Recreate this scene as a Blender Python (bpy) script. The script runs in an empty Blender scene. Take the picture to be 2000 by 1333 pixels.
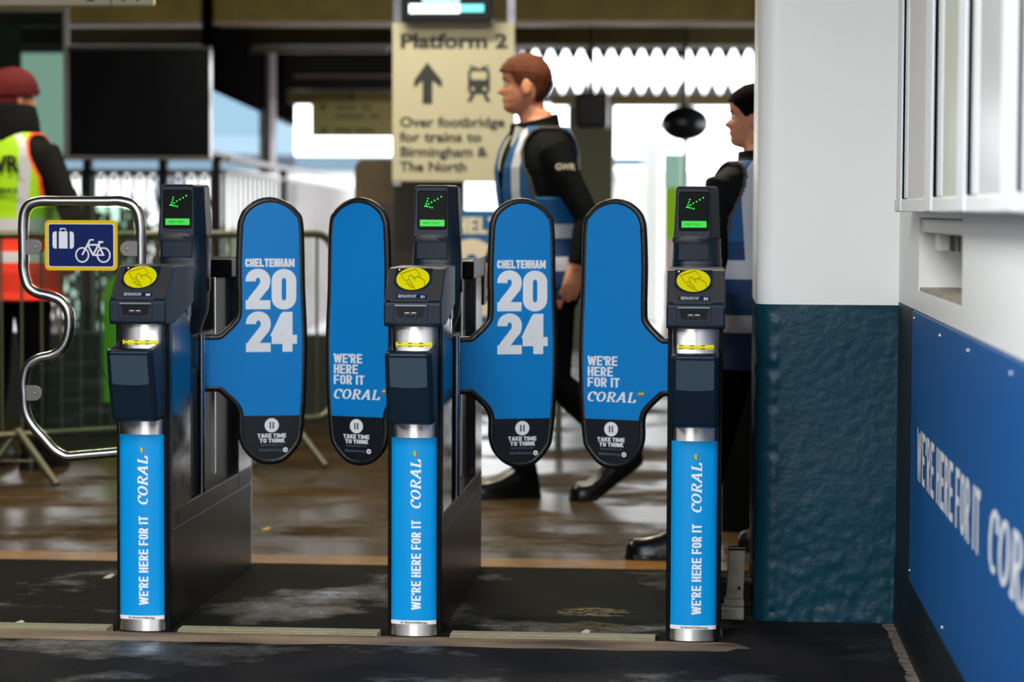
import bpy, bmesh, math, random
from math import pi, sin, cos, tan, atan, sqrt, radians as R_
from mathutils import Vector, Matrix, noise
random.seed(7)
S = bpy.context.scene
COL = S.collection

# ---------------------------------------------------------------- camera
F = 4722.0; EYE = 1.17
PSI = atan(375/F); TH = atan(257/F); RHO = 0.0045
CM = Matrix.Rotation(PSI, 3, 'Z') @ Matrix.Rotation(pi/2-TH, 3, 'X') @ Matrix.Rotation(RHO, 3, 'Z')
cd = bpy.data.cameras.new('camera'); cam = bpy.data.objects.new('camera', cd); COL.objects.link(cam)
cam.matrix_world = Matrix.Translation((0, 0, EYE)) @ CM.to_4x4()
cd.sensor_width = 36; cd.lens = F*36/2000; cd.clip_end = 500
cd.dof.use_dof = True; cd.dof.focus_distance = 6.5; cd.dof.aperture_fstop = 2.7
S.camera = cam
S.view_settings.view_transform = 'Standard'; S.view_settings.look = 'None'
S.view_settings.gamma = 1; S.view_settings.use_curve_mapping = False
S.view_settings.exposure = 0.2
# ---------------------------------------------------------------- sky (overcast)
W = bpy.data.worlds.new('overcast'); S.world = W; W.use_nodes = True
nt = W.node_tree; bg = nt.nodes['Background']
tc = nt.nodes.new('ShaderNodeTexCoord'); sx = nt.nodes.new('ShaderNodeSeparateXYZ')
cr = nt.nodes.new('ShaderNodeValToRGB')
nt.links.new(tc.outputs['Generated'], sx.inputs[0]); nt.links.new(sx.outputs['Z'], cr.inputs[0])
cr.color_ramp.elements[0].position = 0.0; cr.color_ramp.elements[0].color = (.96, .98, 1, 1)
cr.color_ramp.elements[1].position = 1.0; cr.color_ramp.elements[1].color = (.88, .94, 1, 1)
nt.links.new(cr.outputs[0], bg.inputs[0]); bg.inputs[1].default_value = 4.7

def area(name, loc, size, power, col, rot=(0, 0, 0)):
    l = bpy.data.lights.new(name, 'AREA'); l.shape = 'RECTANGLE'; l.size, l.size_y = size
    l.energy = power; l.color = col
    o = bpy.data.objects.new(name, l); o.location = loc; o.rotation_euler = rot; COL.objects.link(o); return o
# tube lights under the hall ceiling (their fixtures are built with the ceiling)
LAMPS = [(-3.4, 9.2, 60, (1, .86, .62)), (-.5, 9.0, 64, (1, .88, .68)), (-1.6, 10.9, 50, (1, .90, .72))]
for (lx, ly, lp, lc) in LAMPS:
    area('tube_light', (lx, ly, 3.08), (1.3, .16), lp, lc)
area('fill_light', (-1.0, 3.3, 3.14), (1.1, 1.3), 105, (.96, .98, 1))  # added lamp out of view, front fill for the gates and pillar

def at(px, py, Y):      # point of the place measured in the photograph, at distance Y
    d = CM @ Vector(((px-1000)/F, -(py-666.5)/F, -1)); t = Y/d.y
    return Vector((0, 0, EYE)) + d*t
def atX(px, py, X):
    d = CM @ Vector(((px-1000)/F, -(py-666.5)/F, -1)); t = X/d.x
    return Vector((0, 0, EYE)) + d*t

# ---------------------------------------------------------------- materials
def lin(c):
    return tuple((x/255/12.92 if x/255 <= .04045 else ((x/255+.055)/1.055)**2.4) for x in c)
MATS = {}
def mat(name, col, rough=.5, metal=0, bump=0, bscale=40, var=0, vscale=6, spec=.5, rvar=0, emit=None, estr=0, coat=0, aniso=0, wet=None, stretch=(1, 1, 1), col2=None):
    if name in MATS: return MATS[name]
    m = bpy.data.materials.new(name); m.use_nodes = True; n = m.node_tree; b = n.nodes['Principled BSDF']
    c = lin(col) if max(col) > 1 else col
    b.inputs['Base Color'].default_value = (*c, 1); b.inputs['Roughness'].default_value = rough
    b.inputs['Metallic'].default_value = metal; b.inputs['Specular IOR Level'].default_value = spec
    b.inputs['Coat Weight'].default_value = coat; b.inputs['Coat Roughness'].default_value = .08
    if aniso:
        b.inputs['Anisotropic'].default_value = aniso
        t = n.nodes.new('ShaderNodeTangent'); t.direction_type = 'RADIAL'; t.axis = 'Z'
        n.links.new(t.outputs[0], b.inputs['Tangent']); b.inputs['Anisotropic Rotation'].default_value = .25
    tcn = n.nodes.new('ShaderNodeTexCoord'); mp = n.nodes.new('ShaderNodeMapping'); mp.inputs['Scale'].default_value = stretch
    n.links.new(tcn.outputs['Object'], mp.inputs[0])
    if var:
        ns = n.nodes.new('ShaderNodeTexNoise'); ns.inputs['Scale'].default_value = vscale; ns.inputs['Detail'].default_value = 6
        n.links.new(mp.outputs[0], ns.inputs['Vector'])
        r = n.nodes.new('ShaderNodeValToRGB'); r.color_ramp.elements[0].position = .35; r.color_ramp.elements[1].position = .65
        c2 = (lin(col2) if max(col2) > 1 else col2) if col2 else tuple(x*(1-var) for x in c)
        r.color_ramp.elements[0].color = (*c2, 1); r.color_ramp.elements[1].color = (*c, 1)
        n.links.new(ns.outputs['Fac'], r.inputs[0]); n.links.new(r.outputs[0], b.inputs['Base Color'])
    if rvar:
        n3 = n.nodes.new('ShaderNodeTexNoise'); n3.inputs['Scale'].default_value = vscale*1.7; n3.inputs['Detail'].default_value = 8
        n.links.new(mp.outputs[0], n3.inputs['Vector'])
        mr = n.nodes.new('ShaderNodeMapRange'); mr.inputs['From Min'].default_value = .3; mr.inputs['From Max'].default_value = .7
        mr.inputs['To Min'].default_value = max(.02, rough-rvar); mr.inputs['To Max'].default_value = rough+rvar
        n.links.new(n3.outputs['Fac'], mr.inputs[0]); n.links.new(mr.outputs[0], b.inputs['Roughness'])
    if bump:
        n2 = n.nodes.new('ShaderNodeTexNoise'); n2.inputs['Scale'].default_value = bscale; n2.inputs['Detail'].default_value = 5
        n.links.new(mp.outputs[0], n2.inputs['Vector'])
        bp = n.nodes.new('ShaderNodeBump'); bp.inputs['Strength'].default_value = bump; bp.inputs['Distance'].default_value = .01
        n.links.new(n2.outputs['Fac'], bp.inputs['Height']); n.links.new(bp.outputs[0], b.inputs['Normal'])
    if wet:      # (lowest noise value that is wet, noise scale): puddled film over a dry surface
        nw = n.nodes.new('ShaderNodeTexNoise'); nw.inputs['Scale'].default_value = wet[1]; nw.inputs['Detail'].default_value = 7; nw.inputs['Roughness'].default_value = .62
        n.links.new(mp.outputs[0], nw.inputs['Vector'])
        for key, dry, wt in (('Roughness', .7, wet[2]), ('Specular IOR Level', .03, .5)):
            mr = n.nodes.new('ShaderNodeMapRange'); mr.inputs['From Min'].default_value = wet[0]-.05; mr.inputs['From Max'].default_value = wet[0]+.07
            mr.inputs['To Min'].default_value = dry; mr.inputs['To Max'].default_value = wt
            n.links.new(nw.outputs['Fac'], mr.inputs[0]); n.links.new(mr.outputs[0], b.inputs[key])
    if emit:
        b.inputs['Emission Color'].default_value = (*emit, 1); b.inputs['Emission Strength'].default_value = estr
    MATS[name] = m; return m
def glassy(name, tint, refl=.08, rough=.0):
    m = bpy.data.materials.new(name); m.use_nodes = True; n = m.node_tree; n.nodes.remove(n.nodes['Principled BSDF'])
    tr = n.nodes.new('ShaderNodeBsdfTransparent'); tr.inputs[0].default_value = (*tint, 1)
    gl = n.nodes.new('ShaderNodeBsdfGlossy'); gl.inputs['Roughness'].default_value = rough
    mx = n.nodes.new('ShaderNodeMixShader'); mx.inputs[0].default_value = refl
    n.links.new(tr.outputs[0], mx.inputs[1]); n.links.new(gl.outputs[0], mx.inputs[2])
    n.links.new(mx.outputs[0], n.nodes['Material Output'].inputs[0]); MATS[name] = m; return m

STEEL = mat('brushed_steel', (.68, .67, .66), .27, 1, aniso=.95)
TUBE = mat('satin_steel_tube', (.55, .54, .53), .26, 1)
DARKMETAL = mat('dark_polished_metal', (.11, .105, .11), .15, .95, bump=.01, bscale=60, rvar=.05)
DARKBRUSH = mat('dark_brushed_metal', (.028, .027, .029), .36, .5, bump=.03, bscale=120, var=.3, vscale=9)
HOUSE = mat('navy_plastic', (19, 34, 48), .4, bump=.05, bscale=700, spec=.28)
HOUSETOP = mat('charcoal_textured_plastic', (52, 52, 55), .5, bump=.12, bscale=900)
BLACK = mat('black_plastic', (6, 8, 10), .3, spec=.2)
RUBBER = mat('black_rubber', (15, 18, 21), .38, bump=.15, bscale=160, rvar=.1, vscale=30)
BLUE = mat('blue_vinyl', (0, .215, .60), .36, bump=.05, bscale=9, spec=.3)
BLUE2 = mat('bright_blue_vinyl', (0, .30, .72), .3, bump=.04, bscale=14, coat=.15, spec=.35)
BLUEW = mat('deep_blue_board', (0, .085, .30), .42, bump=.02, bscale=60)
NAVYP = mat('near_black_vinyl', (9, 16, 24), .35, bump=.05, bscale=200)
WHITE = mat('white_print', (232, 236, 240), .45)
CREAMP = mat('cream_print', (215, 205, 180), .5)
INK = mat('black_print', (20, 24, 24), .5)
GREYP = mat('dim_grey_print', (90, 98, 108), .5)
YEL = mat('yellow_vinyl', (222, 214, 0), .35)
OCHRE = mat('brown_line_print', (112, 84, 10), .5)
LWIN = mat('slate_scanner_window', (62, 76, 90), .22, bump=.03, bscale=400)
NAVYL = mat('navy_label', (14, 34, 74), .4)
GREENLED = mat('green_led', (0, .6, .1), .3, emit=(.01, 1, .06), estr=1.7)
LCD = mat('green_lcd', (0, .25, .02), .3, emit=(.0, .42, .0), estr=1.0)
REDLED = mat('amber_led', (1, .3, .1), .3, emit=(1, .28, .06), estr=3)
SIGNY = mat('ochre_sign_border', (232, 192, 0), .4, spec=.2)
SIGNB = mat('navy_sign_face', (0, 28, 92), .45, spec=.15)
WPAINT = mat('white_gloss_paint', (236, 236, 233), .38, bump=.05, bscale=26)
WFRAME = mat('white_window_frame', (232, 236, 238), .35)
GRN = mat('logo_green', (80, 180, 50), .4); RED = mat('logo_red', (226, 40, 30), .4); YEL2 = mat('logo_yellow', (240, 200, 20), .4)

# ---------------------------------------------------------------- mesh helper
class MB:
    def __init__(s): s.v = []; s.f = []; s.m = []
    def add(s, vs, fs, mi=0):
        o = len(s.v); s.v += [tuple(p) for p in vs]
        for q in fs: s.f.append([o+i for i in q]); s.m.append(mi)
        return s
    def box(s, x0, x1, y0, y1, z0, z1, mi=0):
        return s.add([(x0, y0, z0), (x1, y0, z0), (x1, y1, z0), (x0, y1, z0), (x0, y0, z1), (x1, y0, z1), (x1, y1, z1), (x0, y1, z1)],
                     [(0, 3, 2, 1), (4, 5, 6, 7), (0, 1, 5, 4), (1, 2, 6, 5), (2, 3, 7, 6), (3, 0, 4, 7)], mi)
    def loft(s, rings, closed=True, cap=True, mi=0):
        n = len(rings[0]); vs = [p for r in rings for p in r]; fs = []
        for i in range(len(rings)-1):
            for j in range(n if closed else n-1):
                k = (j+1) % n; fs.append((i*n+j, i*n+k, (i+1)*n+k, (i+1)*n+j))
        if cap and closed:
            fs.append(tuple(range(n-1, -1, -1))); fs.append(tuple((len(rings)-1)*n+j for j in range(n)))
        return s.add(vs, fs, mi)
    def prism(s, poly, fn, d0, d1, mi=0):      # polygon (a,b) placed by fn(a,b,d)
        return s.loft([[fn(a, b, d0) for a, b in poly], [fn(a, b, d1) for a, b in poly]], mi=mi)
    def tube(s, pts, r, n=12, closed=False, mi=0):
        pts = [Vector(p) for p in pts]; rr = r if isinstance(r, (list, tuple)) else [r]*len(pts)
        rings = []; N = len(pts); prev = None
        for i, p in enumerate(pts):
            a = pts[(i-1) % N] if (i or closed) else p; b = pts[(i+1) % N] if (i < N-1 or closed) else p
            t = (b-a).normalized()
            if prev is None:
                u = t.orthogonal().normalized()
            else:
                u = (prev - t*prev.dot(t)).normalized()
            prev = u; w = t.cross(u)
            rings.append([p + (u*cos(2*pi*k/n) + w*sin(2*pi*k/n))*rr[i] for k in range(n)])
        if closed: rings.append(rings[0])
        return s.loft(rings, cap=not closed, mi=mi)
    def cyl(s, c, r, d, axis='Z', n=24, mi=0):
        c = Vector(c); v = {'X': Vector((1, 0, 0)), 'Y': Vector((0, 1, 0)), 'Z': Vector((0, 0, 1))}[axis]
        return s.tube([c-v*d/2, c+v*d/2], r, n, mi=mi)
    def sphere(s, c, r, n=14, m=8, mi=0, sc=(1, 1, 1)):
        rings = []
        for i in range(m+1):
            t = pi*(.02+.96*i/m); rings.append([(c[0]+r*sc[0]*sin(t)*cos(2*pi*k/n), c[1]+r*sc[1]*sin(t)*sin(2*pi*k/n), c[2]-r*sc[2]*cos(t)) for k in range(n)])
        return s.loft(rings, mi=mi)
    def mesh(s, name, mats, smooth=False):
        me = bpy.data.meshes.new(name); me.from_pydata(s.v, [], s.f)
        for m in (mats if isinstance(mats, (list, tuple)) else [mats]): me.materials.append(m)
        for p, mi in zip(me.polygons, s.m): p.material_index = mi
        if smooth:
            for p in me.polygons: p.use_smooth = True
        me.update(); return me
    def obj(s, name, mats, parent=None, smooth=False, bevel=0, seg=2, weld=False, label=None):
        me = s.mesh(name, mats, smooth)
        if weld or bevel or smooth:
            b = bmesh.new(); b.from_mesh(me)
            if weld or bevel: bmesh.ops.remove_doubles(b, verts=b.verts, dist=1e-5)
            bmesh.ops.recalc_face_normals(b, faces=b.faces); b.to_mesh(me); b.free()
        o = bpy.data.objects.new(name, me); COL.objects.link(o)
        if parent: o.parent = parent
        if bevel:
            md = o.modifiers.new('bevel', 'BEVEL'); md.width = bevel; md.segments = seg; md.limit_method = 'ANGLE'; md.angle_limit = R_(35); md.harden_normals = False
        if smooth:
            try: me.set_sharp_from_angle(angle=R_(40))
            except Exception: pass
        if label: o['label'] = label
        return o
def empty(name, loc=(0, 0, 0), rz=0, parent=None):
    o = bpy.data.objects.new(name, None); o.location = loc; o.rotation_euler = (0, 0, rz); COL.objects.link(o); o.empty_display_size = .1
    if parent: o.parent = parent
    return o
def tag(o, label, cat, group=None):
    o['label'] = label; o['category'] = cat
    if group: o['group'] = group
    return o
def struct(o, label=None, cat=None):
    o['kind'] = 'structure'
    if label: o['label'] = label
    if cat: o['category'] = cat
    return o
def rrect(x0, x1, y0, y1, r, n=5):
    out = []
    for cx, cy, a0 in ((x1-r, y1-r, 0), (x0+r, y1-r, 90), (x0+r, y0+r, 180), (x1-r, y0+r, 270)):
        for k in range(n+1):
            a = R_(a0+90*k/n); out.append((cx+r*cos(a), cy+r*sin(a)))
    return out
def catmull(pts, n=6, closed=True):
    out = []; N = len(pts)
    for i in range(N if closed else N-1):
        g = lambda j: pts[j % N] if closed else pts[min(max(j, 0), N-1)]
        p0, p1, p2, p3 = g(i-1), g(i), g(i+1), g(i+2)
        for k in range(n):
            t = k/n
            out.append(tuple(.5*((2*b)+(-a+c)*t+(2*a-5*b+4*c-d)*t*t+(-a+3*b-3*c+d)*t**3) for a, b, c, d in zip(p0, p1, p2, p3)))
    if not closed: out.append(tuple(pts[-1]))
    return out
def inset(poly, d):       # inward offset of a closed polygon
    N = len(poly); A = sum(poly[i][0]*poly[(i+1) % N][1]-poly[(i+1) % N][0]*poly[i][1] for i in range(N)); sg = 1 if A > 0 else -1
    out = []
    for i in range(N):
        a = Vector(poly[i-1]); b = Vector(poly[i]); c = Vector(poly[(i+1) % N])
        e1 = (b-a); e2 = (c-b)
        n1 = Vector((-e1.y, e1.x)).normalized(); n2 = Vector((-e2.y, e2.x)).normalized(); m = (n1+n2)
        m = m.normalized() if m.length > 1e-6 else n1
        k = 1/max(.5, m.dot(n1)); out.append(tuple(b+m*d*sg*k))
    return out

# ---------------------------------------------------------------- lettering (own stroke alphabet)
def arc(cx, cy, rx, ry, a0, a1, n=8):
    return [(cx+rx*cos(R_(a0+(a1-a0)*k/n)), cy+ry*sin(R_(a0+(a1-a0)*k/n))) for k in range(n+1)]
def glyph(ch, w, t):      # centre lines; cap height 1, glyph width w, pen t -> (strokes, advance)
    a = t/2; l, r, b, T, m = a, w-a, a*.86, 1-a*.86, .5; cx = w/2; q = min((w-t)/2, .22)
    def ring(): return [(cx+x, y) for x, y in [(p[0]-cx, p[1]) for p in rrect(l, r, b, T, q, 5)]]
    G = {
     'I': ([[(a, 0), (a, 1)]], t), 'H': ([[(l, 0), (l, 1)], [(r, 0), (r, 1)], [(l, m), (r, m)]], w),
     'E': ([[(l, 0), (l, 1)], [(l, b), (w, b)], [(l, T), (w, T)], [(l, m), (w*.93, m)]], w),
     'F': ([[(l, 0), (l, 1)], [(l, T), (w, T)], [(l, m*.95), (w*.92, m*.95)]], w), 'L': ([[(l, 0), (l, 1)], [(l, b), (w, b)]], w),
     'T': ([[(0, T), (w, T)], [(cx, 0), (cx, 1)]], w),
     'O': ([ring()+[ring()[0]]], w), '0': ([ring()+[ring()[0]]], w),
     'C': ([[(r, .36)]+[(r, b+q)]+arc(r-q, b+q, q, q, 0, -90, 5)+arc(l+q, b+q, q, q, 270, 180, 5)+arc(l+q, T-q, q, q, 180, 90, 5)+arc(r-q, T-q, q, q, 90, 0, 5)+[(r, .64)]], w),
     'G': ([[(r, .68), (r, T-q)]+arc(r-q, T-q, q, q, 0, 90, 5)+arc(l+q, T-q, q, q, 90, 180, 5)+arc(l+q, b+q, q, q, 180, 270, 5)+arc(r-q, b+q, q, q, -90, 0, 5)+[(r, .48), (cx, .48)]], w),
     'R': ([[(l, 0), (l, 1)], [(l, T), (r-q, T)]+arc(r-q, T-.22+.0, q, .22, 90, -90, 8)+[(l, T-.44)], [(cx*.95, T-.44), (r+a*.1, 0)]], w*1.03),
     'P': ([[(l, 0), (l, 1)], [(l, T), (r-q, T)]+arc(r-q, T-.23, q, .23, 90, -90, 8)+[(l, T-.46)]], w),
     'D': ([[(l, 0), (l, 1)], [(l, T), (r-q, T)]+arc(r-q, T-.3, q, .3, 90, 0, 5)+arc(r-q, b+.3, q, .3, 0, -90, 5)+[(l, b)]], w),
     'N': ([[(l, 0), (l, 1)], [(r, 0), (r, 1)], [(l, T+.02), (r, b-.02)]], w),
     'M': ([[(l, 0), (l, 1)], [(w*1.35-a, 0), (w*1.35-a, 1)], [(l, .97), (w*.675, .18)], [(w*1.35-a, .97), (w*.675, .18)]], w*1.35),
     'A': ([[(a*.7, 0), (cx*1.05, 1)], [(w*1.05-a*.7, 0), (cx*1.05, 1)], [(w*.22, .27), (w*.83, .27)]], w*1.05),
     'W': ([[(a*.7, 1), (w*.42, 0)], [(w*.42, 0), (w*.75, .92)], [(w*.75, .92), (w*1.08, 0)], [(w*1.08, 0), (w*1.5-a*.7, 1)]], w*1.5),
     'K': ([[(l, 0), (l, 1)], [(w-a*.6, 1), (l+t*.3, .45)], [(w*.45, .55), (w-a*.3, 0)]], w*1.02),
     'V': ([[(a*.7, 1), (cx, 0)], [(cx, 0), (w-a*.7, 1)]], w),
     'S': ([[(r, .68), (r, T-q)]+arc(r-q, T-q, q, q, 0, 90, 5)+arc(l+q, T-q, q, q, 90, 180, 5)+[(l, .62), (r, .38)]+arc(r-q, b+q, q, q, 0, -90, 5)+arc(l+q, b+q, q, q, 270, 180, 5)+[(l, .32)]], w),
     "'": ([[(a*.8, .98), (a*.8, .78)], [(a*.8, .78), (a*.45, .64)]], t*.75),
     '1': ([[(w*.6, 0), (w*.6, 1)], [(w*.6, T-.03), (w*.12, .74)]], w*.85),
     '2': ([[(l, .69), (l, T-q)]+arc(l+q, T-q, q, q, 180, 90, 5)+arc(r-q, T-q, q, q, 90, 0, 5)+[(r, .66), (r-.02, .58), (l+.06, b+.12), (l, b)], [(0, b), (w, b)]], w),
     '4': ([[(r-a*.75, 0), (r-a*.75, 1)], [(w*1.03, .31), (0, .31)], [(a*.62, .36), (w*.575, .93)], [(w*.575, 1-a*.9), (r-a*.75, 1-a*.9)]], w*1.03),
     '5': ([[(w*.95, T), (l+.02, T)], [(l+.02, T), (l, .52)], [(l, .56), (r-q, .56)]+arc(r-q, .34, q, .23, 90, -90, 8)+[(l+q*.5, b), (0, b+.1)]], w),
    }
    return G.get(ch, ([], w*.45))
def strokes2mesh(mb, strokes, pen, fn, pz=0, mi=0, sub=.18, depth=.0004):
    tx, ty = pen
    o0 = Vector(fn(0, 0)); N_ = (Vector(fn(.01, 0))-o0).cross(Vector(fn(0, .01))-o0)
    for si, st in enumerate(strokes):
        P = [Vector((x, y)) for x, y in st]
        P = [P[0]]+[P[i] for i in range(1, len(P)) if (P[i]-P[i-1]).length > 1e-4]
        closed = (P[0]-P[-1]).length < 1e-6 and len(P) > 3
        Q = [P[0]]
        for i in range(1, len(P)):
            k = max(1, int((P[i]-P[i-1]).length/sub)+1 if (P[i]-P[i-1]).length > sub else 1)
            for j in range(1, k+1): Q.append(P[i-1].lerp(P[i], j/k))
        if closed: Q = Q[:-1]
        N = len(Q); L = []; Rr = []
        for i in range(N):
            a = Q[(i-1) % N] if (closed or i) else Q[i]; b = Q[(i+1) % N] if (closed or i < N-1) else Q[i]
            d = (b-a).normalized(); n = Vector((-d.y, d.x)); k = 1.0
            if (closed or 0 < i < N-1):
                d1 = (Q[i]-a).normalized(); n1 = Vector((-d1.y, d1.x)); k = 1/max(.6, n.dot(n1))
            o = Vector((n.x*tx/2, n.y*ty/2))*k
            L.append(Q[i]+o); Rr.append(Q[i]-o)
        if closed: L.append(L[0]); Rr.append(Rr[0]); N += 1
        fs = [(2*i, 2*i+1, 2*i+3, 2*i+2) for i in range(N-1)]
        def fo(a, b):
            q = Vector(fn(a, b)); e1 = Vector(fn(a+.01, b))-q; e2 = Vector(fn(a, b+.01))-q; n_ = e1.cross(e2)
            n_ = n_.normalized() if n_.length > 0 else Vector((0, -1, 0))
            if n_.dot(Vector((-.35, -1, .3))) < 0: n_ = -n_
            return q+n_*(.00013*si)
        mb.add([fo(*p) for i in range(N) for p in (tuple(L[i]), tuple(Rr[i]))], fs, mi)
def write(mb, text, x, y, H, W, fn, w=.52, t=.2, gap=.07, shear=0, pen=None, space=.28, mi=0, fit=True):
    # text baseline at (x,y); cap height H; W = total width wanted
    cur = 0; out = []
    for ch in text:
        if ch == ' ': cur += space; continue
        st, adv = glyph(ch, w, t); out.append((cur, st)); cur += adv+gap
    tot = cur-gap; k = (W/tot) if fit and W else H
    for (ox, st) in out:
        strokes2mesh(mb, [[(a+ox, b) for a, b in s] for s in st], pen or (t, t*.86),
                     lambda a, b: fn(x+(a+shear*(b))*k, y+b*H), mi=mi)
def coral(mb, x, y, H, W, fn):   # flared italic capitals
    t, th = .24, .11
    def el(cx, w): return [(cx+w*cos(R_(a)), .5+.445*sin(R_(a))) for a in range(0, 361, 20)]
    gl = [(0, [[(.72, .74), (.70, .86), (.55, .945), (.38, .93), (.2, .8), (.12, .5), (.2, .2), (.38, .07), (.55, .055), (.68, .12)], [(.74, .66), (.74, .95)]]),
          (.92, [el(.46, .36)]),
          (1.98, [[(.2, .0), (.2, 1)], [(.02, .05), (.4, .05)], [(.05, .95), (.5, .95), (.68, .86), (.72, .73), (.68, .6), (.5, .5), (.2, .5)], [(.42, .5), (.78, .02)], [(.7, .05), (.92, .05)]]),
          (3.02, [[(.06, .03), (.5, 1)], [(.5, 1), (.78, .03)], [(.22, .33), (.7, .33)], [(-.05, .05), (.18, .05)], [(.6, .05), (.95, .05)]]),
          (4.1, [[(.2, 0), (.2, 1)], [(.04, .95), (.38, .95)], [(.05, .05), (.72, .05)], [(.72, .0), (.75, .3)]])]
    tot = 4.1+.78+.2; k = W/tot
    for ox, st in gl:
        strokes2mesh(mb, [[(a+ox, b) for a, b in s] for s in st], (t, th), lambda a, b: fn(x+(a+.22*b)*k, y+b*H))
def flag(mb, x, y, w, h, fn):
    for k, (a, b, c, d, mi) in enumerate(((.0, .0, .62, .34, 1), (.12, .34, .95, .62, 2), (.22, .62, 1.0, .98, 0))):
        pts = [(x+w*a, y+h*b), (x+w*c, y+h*(b+.03)), (x+w*(c+.06), y+h*d), (x+w*(a+.12), y+h*d)]
        mb.add([fn(*p) for p in pts], [(0, 1, 2, 3)], mi)
def text_obj(name, body, size, loc, rot, m, parent=None, bold=0.0, sx=1, align='LEFT', spacing=1.0, ext=.0006):
    c = bpy.data.curves.new(name, 'FONT'); c.body = body; c.size = size; c.offset = bold; c.align_x = align; c.extrude = ext; c.space_line = spacing
    c.resolution_u = 3
    o = bpy.data.objects.new('tmp', c); COL.objects.link(o); bpy.context.view_layer.update()
    me = bpy.data.meshes.new_from_object(o.evaluated_get(bpy.context.evaluated_depsgraph_get()))
    bpy.data.objects.remove(o); me.name = name; me.materials.clear(); me.materials.append(m)
    q = bpy.data.objects.new(name, me); COL.objects.link(q); q.location = loc; q.rotation_euler = rot; q.scale = (sx, 1, 1)
    if parent: q.parent = parent
    return q

# ================================================================ SETTING
ASPH = mat('wet_asphalt', (20, 21, 24), .42, bump=.5, bscale=90, var=.5, vscale=3.0, wet=(.58, 1.8, .2), col2=(38, 37, 38))
MATT = mat('dark_wet_matting', (16, 18, 14), .50, spec=.25, bump=.2, bscale=45, var=.5, vscale=2.2, wet=(.59, 1.4, .12), col2=(24, 24, 19))
HALLF = mat('brown_wet_floor', (66, 52, 28), .42, spec=.3, bump=.3, bscale=6, var=.4, vscale=2.2, wet=(.45, 1.3, .30), stretch=(1, 1.3, 1))
SAND = mat('worn_screed', (150, 126, 98), .7, bump=.5, bscale=50, var=.9, vscale=3.2, col2=(62, 48, 41), stretch=(.7, 2.5, 1))
GRIT = mat('sandy_grit', (132, 116, 104), .9, bump=.8, bscale=120, var=.6, vscale=25, col2=(70, 64, 62))
ALU = mat('worn_aluminium', (150, 146, 120), .42, .6, bump=.2, bscale=120)
AMBER = mat('amber_floor_strip', (140, 98, 20), .35, bump=.2, bscale=60, var=.4, vscale=8)
DUSK = mat('dark_soffit_paint', (34, 30, 22), .6)
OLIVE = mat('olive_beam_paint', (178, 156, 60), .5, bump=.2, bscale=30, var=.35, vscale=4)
MAUVE = mat('pale_highlight_strip', (150, 130, 124), .35, .3)  # pale colour that paints the pinkish highlights along beams and fascia
TEAL = mat('teal_gloss_paint', (6, 56, 70), .4, bump=.26, bscale=42, spec=.3)
DARKW = mat('dark_wall_paint', (16, 26, 32), .5, bump=.3, bscale=50)
BLKW = mat('dark_interior_wall', (20, 22, 22), .8)

m = MB(); m.box(-7, .547, -4, 6.52, -.1, 0); struct(m.obj('floor', ASPH), 'dark wet asphalt in front of the gates', 'floor')
rg = random.Random(11); fe = [(.13-.03*i, 6.385+.022*noise.noise(Vector((i*.13, 3, 0)))+rg.uniform(-.003, .003)+(.05 if i < 2 else 0)) for i in range(238)]
m = MB(); m.prism([(-7, 6.52), (.06, 6.52), (.16, 6.49), (.22, 6.46)][::-1]+[] and [] or ([(-7.05, 6.52), (-7.05, 6.375)]+fe[::-1]+[(.10, 6.50), (.06, 6.52)]), lambda a, b, d: (a, b, d), -.1, .0012); struct(m.obj('floor_screed', SAND), 'worn sandy screed strip under the gate posts', 'floor')
m = MB(); m.box(.06, .547, 6.52, 6.95, -.1, .0); struct(m.obj('floor_corner', ASPH), 'dark asphalt corner by the teal pillar', 'floor')
m = MB(); m.box(-7, .06, 6.60, 7.83, -.1, .0); m.box(.06, .155, 6.95, 7.83, -.1, 0); struct(m.obj('floor_matting', MATT), 'near-black wet matting between the ticket gates', 'floor')
m = MB(); m.box(-7, .155, 7.83, 8.02, -.1, .002); struct(m.obj('floor_strip', AMBER), 'amber brown strip across the floor behind the gates', 'floor')
m = MB(); m.box(-9, 4.5, 8.02, 22.5, -.1, .0); m.box(.155, 3.5, 6.95, 8.02, -.1, 0); struct(m.obj('floor_hall', HALLF), 'brown wet hall floor behind the gates', 'floor')
m = MB(); m.box(-40, 40, 22.5, 90, -.12, -.02); struct(m.obj('floor_platform', mat('pale_platform', (150, 148, 144), .7, bump=.3, bscale=10, var=.2)), 'pale daylit platform beyond the hall', 'floor')
# aluminium threshold, one length between each pair of posts
for i, (a, b) in enumerate(((-7, -1.64), (-1.44, -.885), (-.685, -.125))):
    m = MB(); m.box(a, b, 6.52, 6.60, -.05, .006)
    for yy in (6.535, 6.55, 6.565, 6.58): m.box(a, b, yy, yy+.004, .006, .0085)
    tag(m.obj('threshold_strip', ALU, weld=True), ['worn aluminium threshold left of gate 50', 'worn aluminium threshold between the posts of gates 50 and 51', 'worn aluminium threshold reaching from gate 51 to gate 52'][i], 'threshold')
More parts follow.
